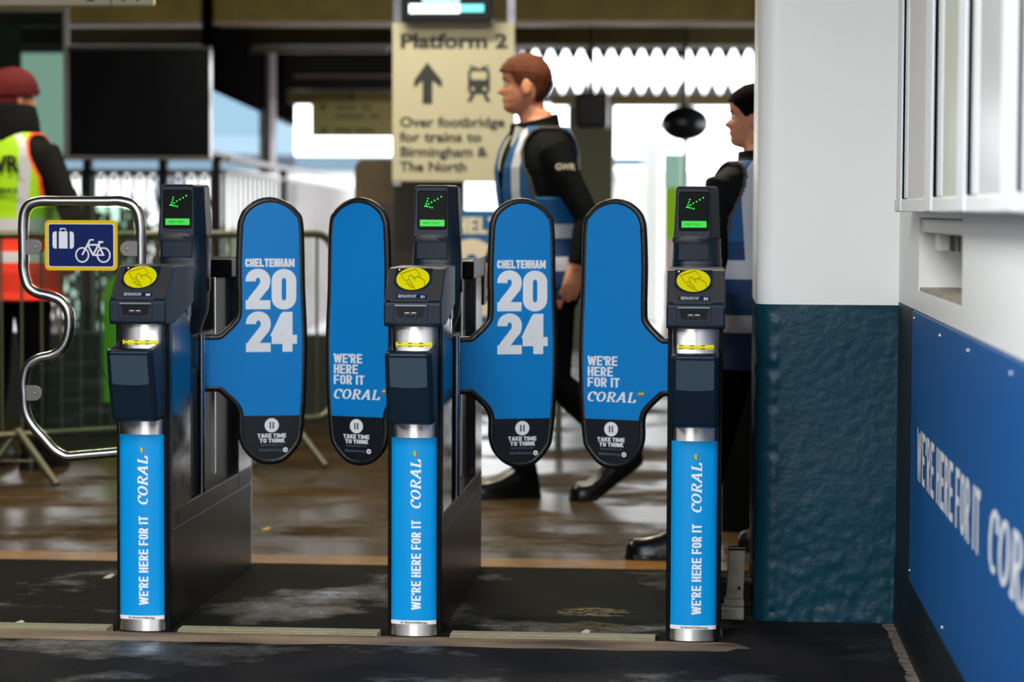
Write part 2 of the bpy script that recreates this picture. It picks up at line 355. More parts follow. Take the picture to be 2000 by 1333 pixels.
# little bits lying on the mat
LITTER = mat('litter', (190, 190, 180), .7)
for i, (px, py, lab) in enumerate(((1143, 1238, 'small white scrap on the threshold between gates 51 and 52'), (35, 1220, 'pale scrap on the threshold at the far left'), (520, 1035, 'small yellow leaf on the brown floor right of gate 50'), (213, 1128, 'tiny white scrap on the matting beside gate 50'))):
    g = Vector((0, 0, EYE)) + (CM @ Vector(((px-1000)/F, -(py-666.5)/F, -1)))*1.0
    d = CM @ Vector(((px-1000)/F, -(py-666.5)/F, -1)); t = -EYE/d.z; p = Vector((0, 0, EYE))+d*t
    m = MB(); z0 = .0085 if 6.52 < p.y < 6.6 else (.0005)
    m.prism([(-.012, -.02), (.010, -.016), (.014, .012), (.002, .02), (-.01, .008)], lambda a, b, d: (p.x+a, p.y+b*1.6, z0+d+max(0, b)*.25), 0, .0012)
    tag(m.obj('leaf' if i == 2 else 'paper_scrap', mat('dry_leaf', (190, 160, 60), .7) if i == 2 else LITTER), lab, 'litter')

# ---- right wall (X = .547) with serving hatch and blue board
XW = .547
m = MB()
m.box(XW, .9, -1, 5.205, .915, 3.2); m.box(XW, .9, 6.25, 6.9, .915, 3.2); m.box(XW, .9, 5.205, 6.25, .915, .967); m.box(XW, .9, 5.205, 6.25, 1.155, 3.2)
m.box(.8, .9, 5.205, 6.25, .967, 1.155)
m.box(XW, .9, -1, 6.9, 0, .915, 1)
struct(m.obj('wall_right', [WPAINT, DARKW]), 'white gloss wall on the right above a dark painted dado', 'wall')
m = MB(); m.prism([(.9, 0), (.5425, 0), (.5445, .188), (XW, .2035), (.9, .2035)], lambda a, b, d: (a, d, b), -1, 6.895)
KERB = mat('dark_kerb_paint', (10, 16, 19), .45, bump=.6, bscale=60, var=.8, vscale=14, col2=(22, 27, 30), spec=.35); struct(m.obj('baseboard_right', KERB, bevel=.0015), 'dark sloped kerb along the foot of the right wall', 'baseboard')
m = MB(); rg = random.Random(4); edge = [(.516+.010*noise.noise(Vector((i*.11, 0, 0)))+rg.uniform(-.0035, .0035), 3.5+.012*i) for i in range(281)]
m.prism([(.545, 3.5), (.545, 6.87)]+edge[::-1], lambda a, b, d: (a, b, d), -.02, .0012)
mg = m.obj('trim_1', GRIT); struct(mg, 'sandy grit line on the floor along the wall kerb', 'trim')
HS = mat('worn_hatch_sill', (176, 164, 146), .5, bump=.3, bscale=40, var=.35, vscale=12, stretch=(3, .5, 1))
h = empty('serving_hatch', (XW, 5.7, .967)); tag(h, 'small recessed serving hatch in the white wall under the window', 'hatch')
m = MB(); m.box(.003, .25, -.494, .548, .0005, .009); m.obj('sill', HS, h)
m = MB(); m.box(.006, .03, -.494, .535, .150, .186); m.obj('fascia', WPAINT, h, bevel=.004)
m = MB(); m.box(.028, .052, .30, .42, .105, .150); m.obj('bracket', WFRAME, h, bevel=.003)
m = MB(); m.box(.06, .066, .30, .36, .105, .150); m.box(.074, .078, .30, .36, .105, .150); m.obj('shutter_rail', mat('grey_rail', (110, 110, 115), .3, .8), h)
# blue advertising board
b = empty('wall_banner', (XW, 3.5, 0)); tag(b, 'large deep blue board lettered in white on the right wall', 'sign')
m = MB(); m.box(-.006, -.0003, -3.5, 2.85, .205, .912); m.obj('board', BLUEW, b, bevel=.001)
fnw = lambda a, bb: (-.0066, 2.65-a, bb)
m = MB(); write(m, "WE'RE HERE FOR IT", 0, .495, .13, 1.40, fnw, w=.50, t=.17, gap=.09, space=.26); m.obj('lettering', WHITE, b)
m = MB(); coral(m, 1.53, .495, .125, .86, fnw); m.obj('lettering', WHITE, b)
m = MB(); flag(m, 2.42, .57, .12, .06, fnw); m.obj('emblem', [GRN, RED, YEL2], b)
for (yy, zz) in ((2.78, .895), (2.1, .885), (1.5, .885), (.8, .885), (2.82, .235), (1.95, .235), (1.1, .235), (0, .885)):
    m = MB(); m.sphere((-.007, yy, zz), .0045, 8, 5); m.obj('screw', mat('screw_metal', (190, 195, 200), .3, .9), b, smooth=True)
# ticket office window: projecting frame of four sashes
w = empty('office_window', (.5, 5, 1.168)); tag(w, 'white framed projecting ticket office window high on the right wall', 'window')
def YatX(px, X=.5): return atX(px, 200, X).y-5
m = MB(); m.box(-.003, .046, -6, YatX(1752), 0, .032); m.obj('bottom_rail', WPAINT, w, bevel=.003)
PANES = [(1774, 1808, (196, 186, 184)), (1841, 1872, (186, 188, 166)), (1911, 1962, (184, 182, 182)), (2003, 2090, (190, 194, 198))]
GAPS = [(1757, 1765, 1768, 1773), (1812, 1825, 1831.5, 1840), (1876, 1890.5, 1899, 1910), (1962, 1989, 1998, 2003)]
for i, (a, bb, c) in enumerate(PANES):
    m = MB(); m.box(.0015, .02, YatX(bb), YatX(a), .032, 1.9)
    m.obj('pane', mat('window_pane_%d' % i, c, .25, bump=.02, bscale=5), w)
for i, (a, g0, g1, c) in enumerate(GAPS):
    ya, yg0, yg1, yc = YatX(a), YatX(g0), YatX(g1), YatX(c)
    m = MB(); m.box(-.006, .04, yg0, ya, .002, 1.9); m.obj('mullion', WFRAME, w, bevel=.002)
    m = MB(); m.box(-.001, .04, yg1, yg0, .034, 1.9); m.obj('gap_shade', mat('dark_gap', (22, 16, 24), 1, spec=0), w)  # flush black strip stands in for the shade of the deep gap
    m = MB(); m.box(.000, .04, yc, yg1, .034, 1.9); m.obj('sash_stile', WFRAME, w, bevel=.002)

# ---- pillar at the end of the wall: rough painted foot, smooth white shaft
def pillar():
    xl, xr, yf, yb, r = .148, .547, 6.88, 7.5, .055
    path = []
    for k in range(8): path.append((xl, yb-(yb-yf-r)*k/8))
    for k in range(9): a = pi+pi/2*k/9; path.append((xl+r+r*cos(a), yf+r+r*sin(a)))
    for k in range(61): path.append((xl+r+(xr-xl-r)*k/60, yf))
    m = MB(); zs = [i*.0125 for i in range(73)]
    zs[-1] = .905
    def pt(i, z):
        x, y = path[i]; lo = max(0, min(1, (.905-z)/.02)); rough = .22+.78*max(0, 1-z/.42)**1.3
        v = Vector((x*9, y*9, z*9)); n = noise.fractal(v*1.0, 1, 2, 5)*.0035*rough + noise.fractal(Vector((v.x*3, v.y*3, v.z*4.5)), .8, 2, 6)*.0046*rough + noise.noise(v*.35)*.004
        if 8 <= i <= 18: n += noise.noise(Vector((0, 0, z*30)))*.008
        return (x+(n*lo if i < 17 else 0), y-(n*lo if i > 8 else 0), z)
    m.loft([[pt(i, z) for i in range(len(path))] for z in zs], closed=False, cap=False, mi=0)
    m.loft([[(x, y, z) for x, y in path] for z in (.905, .91, 2.2, 3.2)], closed=False, cap=False, mi=1)
    o = m.obj('pillar', [TEAL, WPAINT], smooth=True); struct(o, 'square pillar, white above and rough teal paint below', 'pillar')
pillar()
m = MB(); m.box(.3, 1.2, 7.0, 8.0, 0, 3.2); m.box(.9, 1.1, 6.9, 16, 0, 3.2); struct(m.obj('wall_side', BLKW), 'dark interior wall behind the pillar', 'wall')

g = empty('counter', (.4, 9.0, 0)); tag(g, 'low dark counter behind the woman between gate 52 and the pillar', 'counter')
m = MB(); m.box(-.33, .48, -.2, .2, 0, .72); m.obj('body', BLKW, g, bevel=.004)
m = MB(); m.box(-.34, .49, -.21, .21, .72, .75); m.obj('worktop', mat('dark_worktop', (16, 18, 20), .5, spec=.2), g, bevel=.004)
for (mx, my, lab) in ((-.315, 6.98, 'far worn yellow paint traces on the matting before gate 52'), (-.31, 6.74, 'near worn yellow paint traces on the matting before gate 52')):
    m = MB(); rg = random.Random(int(my*100))
    for k in range(110):
        a, q = rg.uniform(0, 2*pi), sqrt(rg.random()); x, y = mx+.095*q*cos(a), my+.075*q*sin(a); L = rg.uniform(.008, .03); w_ = rg.uniform(.0012, .003); t = rg.uniform(-.5, .5)
        m.add([(x-L*cos(t), y-L*sin(t)-w_, .0006), (x+L*cos(t), y+L*sin(t)-w_, .0006), (x+L*cos(t), y+L*sin(t)+w_, .0006), (x-L*cos(t), y-L*sin(t)+w_, .0006)], [(0, 1, 2, 3)])
    o = m.obj('paint_traces', mat('worn_yellow_paint', (104, 92, 40), .6)); tag(o, lab, 'paint marks'); o['kind'] = 'stuff'
# ---- hall ceiling, beams, dark side wall on the left
m = MB(); m.box(-7, 3.5, 2.4, 16, 3.2, 3.35); struct(m.obj('ceiling', DUSK), 'dark ceiling over the gates', 'ceiling')
for i, (lx, ly, lp, lc) in enumerate(LAMPS):
    t_ = empty('tube_lamp', (lx, ly, 3.2)); tag(t_, ['strip lamp fixed to the ceiling above the left barrier', 'strip lamp fixed to the ceiling above the walking man', 'strip lamp fixed to the ceiling at the back of the hall'][i], 'lamp')
    m = MB(); m.box(-.7, .7, -.1, .1, -.07, -.0); m.obj('housing', WFRAME, t_, bevel=.01)
    m = MB(); m.tube([(-.66, 0, -.087), (.66, 0, -.087)], .016, 10); m.obj('tube', mat('lit_tube', (1, .95, .85), .4, emit=(1, .93, .8), estr=4), t_)
m = MB(); m.box(-7, -5.2, -4, 16, 0, 3.4); struct(m.obj('wall_left', BLKW), 'dark wall on the left of the hall', 'wall')
m = MB(); m.box(-24, -5.4, -15, -14.5, 0, 6.5); struct(m.obj('wall_forecourt_left', mat('forecourt_brick', (96, 78, 70), .8, var=.3, vscale=2)), 'left building across the forecourt, behind the photographer', 'wall')
m = MB(); m.box(-1.1, 24, -15, -14.5, 0, 6.5); struct(m.obj('wall_forecourt_right', mat('forecourt_brick', (96, 78, 70), .8, var=.3, vscale=2)), 'right building across the forecourt, behind the photographer', 'wall')
m = MB(); m.box(-30, 30, -16, -4, -.1, -.0005); struct(m.obj('floor_forecourt', ASPH), 'asphalt forecourt behind the photographer', 'floor')
rl = empty('fill_light', (-1.0, 3.3, 3.2)); tag(rl, 'square white framed fill light added overhead, out of view, to brighten the gates', 'fill_light')  # unseen fixture made up to house the added front fill
m = MB(); m.box(-.70, .70, -.72, .72, -.05, 0); m.obj('frame', WFRAME, rl, bevel=.01)
m = MB(); m.box(-.625, .625, -.65, .65, -.054, -.050); m.obj('diffuser', mat('lit_diffuser', (.9, .93, 1), .4, emit=(.93, .96, 1), estr=5), rl)
bz = lambda py, Y: at(700, py, Y).z
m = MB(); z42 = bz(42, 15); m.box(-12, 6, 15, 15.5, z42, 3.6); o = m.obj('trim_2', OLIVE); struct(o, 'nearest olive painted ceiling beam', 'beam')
m = MB(); m.box(-12, 6, 14.97, 15.03, bz(50, 15), z42); struct(m.obj('trim_3', MAUVE), 'pale strip painted as the highlight under the nearest beam', 'trim')
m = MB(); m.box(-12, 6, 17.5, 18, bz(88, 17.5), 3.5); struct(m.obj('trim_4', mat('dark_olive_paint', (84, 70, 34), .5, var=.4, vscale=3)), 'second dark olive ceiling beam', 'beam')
m = MB(); m.box(-12, -2.3, 17.46, 17.52, bz(103, 17.5), bz(94, 17.5)); struct(m.obj('trim_5', MAUVE), 'pale strip painted as the highlight under the second beam', 'trim')
m = MB(); m.box(-12, 6, 15.5, 24.1, 3.3, 3.6); struct(m.obj('canopy_roof', DUSK), 'dark underside of the platform canopy', 'ceiling')

# ================================================================ TICKET GATES
# local frame of a gate: x across, y into the hall (0 = front of the post), z up
UP = [(.030, .790), (.095, .790), (.108, .797), (.148, .838), (.155, .875), (.154, .997), (.158, 1.104), (.163, 1.138), (.178, 1.167), (.212, 1.192), (.255, 1.201), (.298, 1.190), (.333, 1.162), (.350, 1.119), (.355, .933), (.361, .776), (.358, .62), (.348, .494), (.336, .457), (.298, .415), (.255, .403), (.211, .413), (.175, .447), (.159, .491), (.155, .565), (.108, .617), (.095, .625), (.030, .625)]
def smooth_outline():
    core = catmull(UP[1:-1], 5, closed=False); return [UP[0]]+core+[UP[-1]]
PO = smooth_outline()
def paddle(parent, side, phi=17):
    p = empty('paddle', (0, .585, 0), R_(phi)*side, parent)
    sx_ = side
    P = [(a*sx_, b) for a, b in PO]
    if side < 0: P = P[::-1]
    fy = lambda a, b, d: (a, d, b)
    ins = inset(P, .006)
    m = MB(); m.prism(ins, fy, -.010, .010); core = m.obj('core', RUBBER, p)
    m = MB(); e = P if side > 0 else P[::-1]; e = inset(e, .0075)
    m.tube([(a, 0, b) for a, b in e], .0115, 10); m.obj('rubber_edge', RUBBER, p, smooth=True)
    # printed faces, front and back
    f1 = inset(P, .0135)
    zc = .548
    def clip(poly, keep_above):
        out = []
        for i in range(len(poly)):
            a, b = poly[i-1], poly[i]; ia = (a[1] > zc) == keep_above; ib = (b[1] > zc) == keep_above
            if ia != ib:
                t = (zc-a[1])/(b[1]-a[1]); out.append((a[0]+(b[0]-a[0])*t, zc))
            if ib: out.append(b)
        return out
    # arm strip goes on to the hinge: the printed face keeps the full height there
    for yy, s_ in ((-.0115, 1), (.0115, -1)):
        m = MB(); up = clip(f1, True); m.prism(up, fy, yy, yy*.6); m.obj('blue_face', BLUE, p)
        m = MB(); lo = clip(f1, False); m.prism(lo, fy, yy, yy*.6); m.obj('black_face', NAVYP, p)
    fn = lambda a, b: (a, -.0122, b)
    m = MB()
    if side > 0:
        write(m, 'CHELTENHAM', .177, .995, .025, .148, fn, w=.62, t=.27, gap=.045)
        hv = .44
        for ch, x, z in (('2', .178, .869), ('0', .256, .868), ('2', .179, .741), ('4', .256, .740)):
            st, adv = glyph(ch, .60, .245)
            strokes2mesh(m, st, (.245, .225), lambda a, b, x=x, z=z: fn(x+a*.074/.60, z+b*.120))
        cx = .256
    else:
        write(m, "WE'RE", -.333, .708, .028, .094, fn, w=.55, t=.2, gap=.07)
        write(m, 'HERE', -.333, .676, .028, .080, fn, w=.55, t=.2, gap=.07)
        write(m, 'FOR IT', -.333, .644, .028, .101, fn, w=.55, t=.2, gap=.07)
        coral(m, -.336, .600, .030, .158, fn)
        cx = -.258
    m.obj('lettering', WHITE, p)
    m = MB(); m.prism([(cx+.0215*cos(2*pi*k/28), .519+.0215*sin(2*pi*k/28)) for k in range(28)], fy, -.0124, -.0115); m.obj('pause_disc', WHITE, p)
    m = MB(); m.box(cx-.0065, cx-.0025, -.0131, -.0125, .509, .529); m.box(cx+.0025, cx+.0065, -.0131, -.0125, .509, .529); m.obj('pause_mark', NAVYP, p)
    m = MB(); write(m, 'TAKE TIME', cx-.043, .4815, .0125, .086, fn, w=.75, t=.27, gap=.09); write(m, 'TO THINK', cx-.037, .4665, .0125, .076, fn, w=.75, t=.27, gap=.09)
    m.prism([(cx+.041+.0075*cos(2*pi*k/16), .4445+.0075*sin(2*pi*k/16)) for k in range(16)], fy, -.0124, -.0115); m.obj('lettering', WHITE, p)
    text_obj('small_print', 'taketimetothink.co.uk', .0098, (cx-.034, -.0126, .457), (pi/2, 0, 0), GREYP, p, sx=.78)
    text_obj('small_print', 'BeGambleAware.org', .011, (cx-.038, -.0126, .4415), (pi/2, 0, 0), GREYP, p, bold=.0001, sx=.72)
    text_obj('age_mark', '18+', .0075, (cx+.0365, -.0129, .442), (pi/2, 0, 0), NAVYP, p, bold=.0001, sx=.8)
    if side < 0:
        m = MB(); flag(m, -.178, .620, .022, .014, fn); m.obj('emblem', [GRN, RED, YEL2], p)
    return p

def post_profile():
    # shallow steel front with rounded corners, as points along its length
    pts = []; R = .18; th = math.asin(.048/R)
    for k in range(11): t = th*k/10; pts.append((R*sin(t), R-R*cos(t)))
    cx, cy = pts[-1][0]-.022*sin(th), pts[-1][1]+.022*cos(th)
    for k in range(1, 9): t = th+(R_(75)-th)*k/8; pts.append((cx+.022*sin(t), cy-.022*cos(t)))
    pts.append((.0665, pts[-1][1]+(.0665-pts[-1][0])*tan(R_(75))))
    return [(-x, y) for x, y in pts[:0:-1]]+pts
PR = post_profile()
PL = [0]
for i_ in range(1, len(PR)): PL.append(PL[-1]+math.hypot(PR[i_][0]-PR[i_-1][0], PR[i_][1]-PR[i_-1][1]))
PMID = PL[-1]/2
def onpost(a, b, off=.0010):        # a = distance along the front from its middle, b = height
    q = a+PMID; i = 0
    while i < len(PL)-2 and PL[i+1] < q: i += 1
    t = (q-PL[i])/(PL[i+1]-PL[i]); x = PR[i][0]+(PR[i+1][0]-PR[i][0])*t; y = PR[i][1]+(PR[i+1][1]-PR[i][1])*t
    dx, dy = PR[i+1][0]-PR[i][0], PR[i+1][1]-PR[i][1]; L = math.hypot(dx, dy)
    return (x+dy/L*off, y-dx/L*off, b)
def gate(cx, num, label, sides):
    g = empty('ticket_gate', (cx, 6.512, 0)); tag(g, label, 'ticket gate', 'ticket gates 50 to 52')
    # steel post
    pr = PR
    m = MB(); poly = pr+[(.0665, .075), (-.0665, .075)]
    m.loft([[(x, y, z) for x, y in poly] for z in (0, .86)]); o = m.obj('steel_post', STEEL, g, smooth=True)
    m = MB()
    for s in (-1, 1): m.box(min(s*.066, s*.0745), max(s*.066, s*.0745), .034, .075, 0, .855)
    m.obj('corner_trim', BLACK, g, bevel=.003)
    m = MB(); m.loft([[(x*1.05, y-.002, z) for x, y in pr]+[(.072, .08, z), (-.072, .08, z)] for z in (-.001, .004)]); m.obj('foot_seal', BLACK, g)
    # wrap sticker
    su = .0625
    m = MB(); N = 40; th = .0665
    m.loft([[onpost(-th+2*th*k/N, z, .0005) for k in range(N+1)] for z in (.038, .548)], closed=False, cap=False)
    st = m.obj('wrap_sticker', BLUE2, g, smooth=True)
    m = MB(); m.loft([[onpost(-th+2*th*k/N, z, .0009) for k in range(N+1)] for z in (.036, .047)], closed=False, cap=False); m.obj('white_strip', WHITE, st, smooth=True)
    fr = lambda a, b: onpost(.008-b+0.0, a, .0012)       # text runs upwards: a = height, b = cap direction to the left
    m = MB(); write(m, "WE'RE HERE FOR IT", .077, -.013, .026, .246, fr, w=.52, t=.2, gap=.08, space=.3); m.obj('lettering', WHITE, st)
    m = MB(); coral(m, .352, -.0125, .028, .140, fr); m.obj('lettering', WHITE, st)
    m = MB(); flag(m, .496, -.002, .017, .012, fr); m.obj('emblem', [GRN, RED, YEL2], st)
    text_obj('small_print', '18+. Terms and Conditions Apply', .0075, (-.035, -.0016, .0395), (pi/2, 0, 0), INK, st, sx=.72)
    # ticket scanner box on the post
    sc = empty('scanner', (0, 0, 0), 0, g)
    def ring(z, yf, hw, top=0): return [(x, y, z) for x, y in ((-hw, .02), (-hw, yf+.012), (-hw+.012, yf), (hw-.012, yf), (hw, yf+.012), (hw, .02))]
    m = MB()
    rs = [ring(.590, -.060, .058), ring(.597, -.074, .0635), ring(.70, -.108, .0645), ring(.782, -.132, .0635)]
    top = [(-.0615, .02, .802), (-.0615, -.112, .7905), (-.052, -.126, .788), (.052, -.126, .788), (.0615, -.112, .7905), (.0615, .02, .802)]
    m.loft(rs+[top]); m.obj('housing', HOUSE, sc, bevel=.004, seg=3, weld=True)
    m = MB()
    def fy_(z): return (-.108+(z-.70)*(-.024)/.082 if z > .70 else -.074-(z-.597)*.034/.103)-.0006
    cols = 8; vs = []
    for j in range(cols+1):
        x = -.050+.1*j/cols; zb = .695-.004*(1-(2*j/cols-1)**2)
        for z in (zb, .7005, .774): vs.append((x, fy_(z)-.0012, z))
    m.add(vs, [(3*j+q, 3*j+3+q, 3*j+4+q, 3*j+1+q) for j in range(cols) for q in (0, 1)]); m.obj('scanner_window', LWIN, sc)
    m = MB(); m.add([(-.052, -.112, .7915), (.052, -.112, .7915), (.056, .004, .8018), (-.056, .004, .8018)], [(0, 1, 2, 3)]); m.obj('glossy_top', mat('mirror_top', (.5, .5, .5), .06, 1), sc)
    m = MB(); m.loft([[onpost(-.05+.1*k/12, z, .0008) for k in range(13)] for z in (.801, .808)], closed=False, cap=False); yl = m.obj('warning_label', YEL, sc)
    m = MB()
    for k in range(3): m.loft([[onpost(-.045+.03*k+.011*j/3, z, .0012) for j in range(4)] for z in (.8045, .8075)], closed=False, cap=False)
    m.obj('label_marks', OCHRE, sc)
    # reader head: slanted charcoal top on a navy collar
    rd = empty('card_reader', (0, 0, 0), 0, g)
    HW = .0785; Y0, Z0, Y1, Z1 = -.030, .915, .078, 1.008; SL = sqrt((Y1-Y0)**2+(Z1-Z0)**2); cs, sn = (Y1-Y0)/SL, (Z1-Z0)/SL
    prof = [(-.024, .852), (-.030, .862), (Y0, Z0), (Y1, Z1), (.10, 1.010), (.335, 1.010), (.335, .90), (.10, .852)]
    m = MB(); m.loft([[(x, y, z) for y, z in prof] for x in (-HW, HW)]); m.obj('housing', HOUSE, rd, bevel=.005, seg=3, weld=True)
    def sp(u, w, o=0): return (u, Y0+w*cs-o*sn, Z0+w*sn+o*cs)
    def slab(name, poly, o0, o1, mt, bev=0):
        mm = MB(); mm.prism(poly, lambda a, b, d: sp(a, b, d), o0, o1); return mm.obj(name, mt, rd, bevel=bev, weld=bool(bev))
    slab('top_plate', rrect(-.073, .075, .012, SL-.004, .006), 0, .0022, HOUSETOP, .001)
    slab('reader_bezel', [(-.058, SL-.004), (-.058, .086)]+[(.0-.008+.052*cos(R_(a)), .086+.040*sin(R_(a))) for a in range(180, 361, 15)]+[(.044, SL-.004)], .002, .0045, HOUSE, .001)
    cxr, cyr, rr = -.007, .094, .0455
    yd = slab('yellow_disc', [(cxr+rr*cos(2*pi*k/40), cyr+rr*.98*sin(2*pi*k/40)) for k in range(40)], .0045, .0055, YEL)
    # card in hand, drawn in brown line
    m = MB(); q = lambda a, b: sp(cxr+(a-528)/540*.091, cyr-(b-460)/375*.0892, .0059)
    lines = [[(320, 380), (552, 296), (648, 408), (540, 446)], [(320, 380), (395, 496), (440, 482)],
             catmull([(590, 640), (545, 570), (480, 490), (458, 450), (465, 415), (500, 410), (530, 440), (572, 492)], 4, False), [(540, 446), (610, 425), (722, 492), (735, 580)],
             catmull([(462, 480), (430, 530), (445, 560), (475, 545), (485, 510)], 3, False), catmull([(485, 520), (472, 560), (490, 590), (515, 578), (520, 545)], 3, False), catmull([(520, 560), (512, 595), (530, 615), (555, 605), (560, 585)], 3, False)]
    for L in lines:
        strokes2mesh(m, [[(a/100, b/100) for a, b in L]], (.075, .11), lambda a, b: q(a*100, b*100), sub=9)
    m.obj('hand_and_card_outline', OCHRE, yd)
    m = MB(); m.sphere(sp(-.047, SL-.012, .0045), .0022, 8, 5); m.obj('status_lamp', REDLED, rd)
    slab('lower_bezel', [(-.060, .043), (-.044, .043), (-.03, .036), (-.008, .0325), (.014, .036), (.03, .043), (.046, .043), (.046, .004), (-.060, .004)], .0018, .0035, HOUSETOP, .0008)
    lb = slab('notice_label', rrect(-.046, .0385, .0165, .031, .002), .0035, .0042, NAVYL)
    def sptext(name, body, size, u, w, bold=0, sxx=1):
        return text_obj(name, body, size, sp(u, w, .0046), (math.atan2(Z1-Z0, Y1-Y0), 0, 0), WHITE, lb, bold=bold, sx=sxx, spacing=.82, ext=.0001)
    sptext('small_print', 'Children under 5 and\ndogs must be carried', .0070, -.041, .0255, .00008, .80)
    sptext('gate_number', str(num), .0125, .0205, .0185, .0004, 1.0)
    # card slot mouth
    m = MB(); m.prism(rrect(-.052, .042, .867, .914, .004), lambda a, b, d: (a, d, b), -.0315, -.028); m.obj('slot_bezel', HOUSE, rd, bevel=.0015)
    m = MB(); m.prism([(-.046, .909), (.036, .909), (.028, .878), (-.038, .878)], lambda a, b, d: (a, d, b), -.0322, -.030); m.obj('slot_mouth', BLACK, rd)
    m = MB(); m.box(-.048, .038, -.0335, -.030, .908, .9115); m.obj('slot_lip', mat('lip_grey', (130, 140, 150), .3, .5), rd)
    m = MB(); m.box(-.023, .013, -.0345, -.031, .884, .892); m.box(-.021, -.019, -.036, -.032, .872, .884); m.box(.009, .011, -.036, -.032, .872, .884); m.obj('card_slot', mat('slot_black', (3, 4, 5), .3), rd)
    m = MB(); m.box(-.020, -.008, -.0352, -.0345, .889, .8915); m.box(-.002, .010, -.0352, -.0345, .889, .8915); m.obj('slot_guides', mat('guide_white', (190, 195, 200), .4), rd)
    # cabinet: front column, rear column, base, rear reader; polished metal flanks with seams
    S0 = .0715
    m = MB(); m.box(-S0, S0, .075, .320, .33, .985); m.obj('front_column', DARKMETAL, g, bevel=.002)
    m = MB(); m.box(-S0, S0, 1.04, 1.255, .33, .985); m.obj('rear_column', DARKMETAL, g, bevel=.002)
    m = MB(); m.box(-S0, S0, .075, 1.25, .0, .276); m.obj('base_panel', DARKBRUSH, g, bevel=.002)
    m = MB(); m.box(-S0, S0, .150, 1.035, .280, .328); m.box(-S0, S0, .075, .146, .280, .328); m.box(-S0, S0, 1.039, 1.255, .280, .328); m.obj('sill_band', DARKBRUSH, g, bevel=.002)
    m = MB(); m.box(-.069, .069, .08, 1.25, .0, .33); m.obj('inner_core', BLACK, g)
    m = MB(); m.box(-.050, .050, .32, 1.04, .33, .80); m.obj('recess_panel', DARKBRUSH, g)
    m = MB()
    for s in (-1, 1): m.box(min(s*.050, s*.058), max(s*.050, s*.058), .38, .62, .33, .70)
    m.obj('drive_cover', BLACK, g, bevel=.003)
    for s in (-1, 1):
        m = MB(); m.tube([(s*.066, .50, .33), (s*.066, .50, .80)], .0095, 14); m.obj('hinge_post', mat('chrome', (.8, .8, .8), .12, 1), g, smooth=True)
        m = MB(); m.box(min(s*.050, s*.056), max(s*.050, s*.056), .745, .757, .36, .96); m.obj('guide_bar', STEEL, g)
        m = MB(); m.prism([(.30, 1.005), (.33, 1.005), (.33, .93), (.322, .93), (.318, .86), (.26, .86), (.28, .93)], lambda a, b, d: (d, a, b), s*.0716, s*.0745); m.obj('side_blade', mat('slate_blade', (72, 96, 116), .3, .6), g)
        m = MB(); m.box(min(s*.0716, s*.073), max(s*.0716, s*.073), .268, .276, .835, .895); m.obj('side_slot', mat('chrome', (.8, .8, .8), .12, 1), g)
    m = MB(); m.box(-.0775, .0775, .90, 1.30, .955, 1.012); m.prism([(1.30, 1.012), (1.345, .95), (1.345, .86), (1.25, .86), (1.25, 1.012)], lambda a, b, d: (d, a, b), -.0775, .0775); m.obj('rear_reader', BLACK, g, bevel=.006)
    m = MB(); m.box(-.048, .048, .80, 1.04, .80, .955); m.obj('rear_support', DARKBRUSH, g)
    m = MB(); pr2 = [(x, 1.325-y) for x, y in pr]; m.loft([[(x, y, z) for x, y in pr2+[(.0665, 1.25), (-.0665, 1.25)]] for z in (0, .86)]); m.obj('rear_post', STEEL, g, smooth=True)
    # indicator tower above the hinge
    tw = empty('indicator_tower', (0, .585, 0), 0, g)
    def sq(hw, hd, z, e=2.7, n=40): return [(hw*abs(cos(t))**(2/(e+1.2))*(1 if cos(t) > 0 else -1), hd*abs(sin(t))**(2/e)*(1 if sin(t) > 0 else -1), z) for t in [2*pi*k/n for k in range(n)]]
    m = MB(); m.loft([sq(.045, .045, .800), sq(.052, .05, .826), sq(.066, .062, .862), sq(.0695, .066, .90), sq(.0715, .068, .955), sq(.0725, .069, 1.012), sq(.071, .068, 1.014)]); m.obj('drum', HOUSE, tw, smooth=True)
    m = MB(); m.loft([sq(.0735, .071, 1.013), sq(.0725, .070, 1.016), sq(.069, .067, 1.080), sq(.0705, .068, 1.084), sq(.0705, .068, 1.088)]); m.obj('collar', HOUSE, tw, smooth=True)
    m = MB(); m.prism([(-.054+.09*i/10, 1.024) for i in range(11)]+[(.036-.09*i/10, 1.072) for i in range(11)], lambda a, b, d: (a, d+.10*a*a*10*.45, b), -.0722, -.067); m.obj('collar_plate', HOUSE, tw, bevel=.002)
    m = MB(); m.box(.070, .0745, -.012, .012, .925, .965); m.obj('latch', BLACK, tw, bevel=.002)
    for s in (1,):
        def hd(z, k): return [(x*k+(-.0), y*k, z) for x, y in ((-.068, -.064), (.040, -.064), (.068, -.018), (.068, .066), (-.040, .066), (-.068, .018))]
        m = MB(); m.loft([hd(1.086, 1.0), hd(1.16, .945), hd(1.232, .90), hd(1.240, .84)]); m.obj('display_head', HOUSE, tw, bevel=.005, seg=3, weld=True)
    m = MB(); m.sphere((-.012, -.050, 1.084), .045, 28, 10, sc=(1.35, .42, .55)); m.obj('dome_lip', HOUSETOP, tw, smooth=True)
    # display: slightly tilted face
    def dy(z): return -.064*(1.0-.055*(z-1.086)/.074) if z < 1.16 else -.064*(.945-.045*(z-1.16)/.072)
    def dp(a, z, o): return (a, dy(z)-o, z)
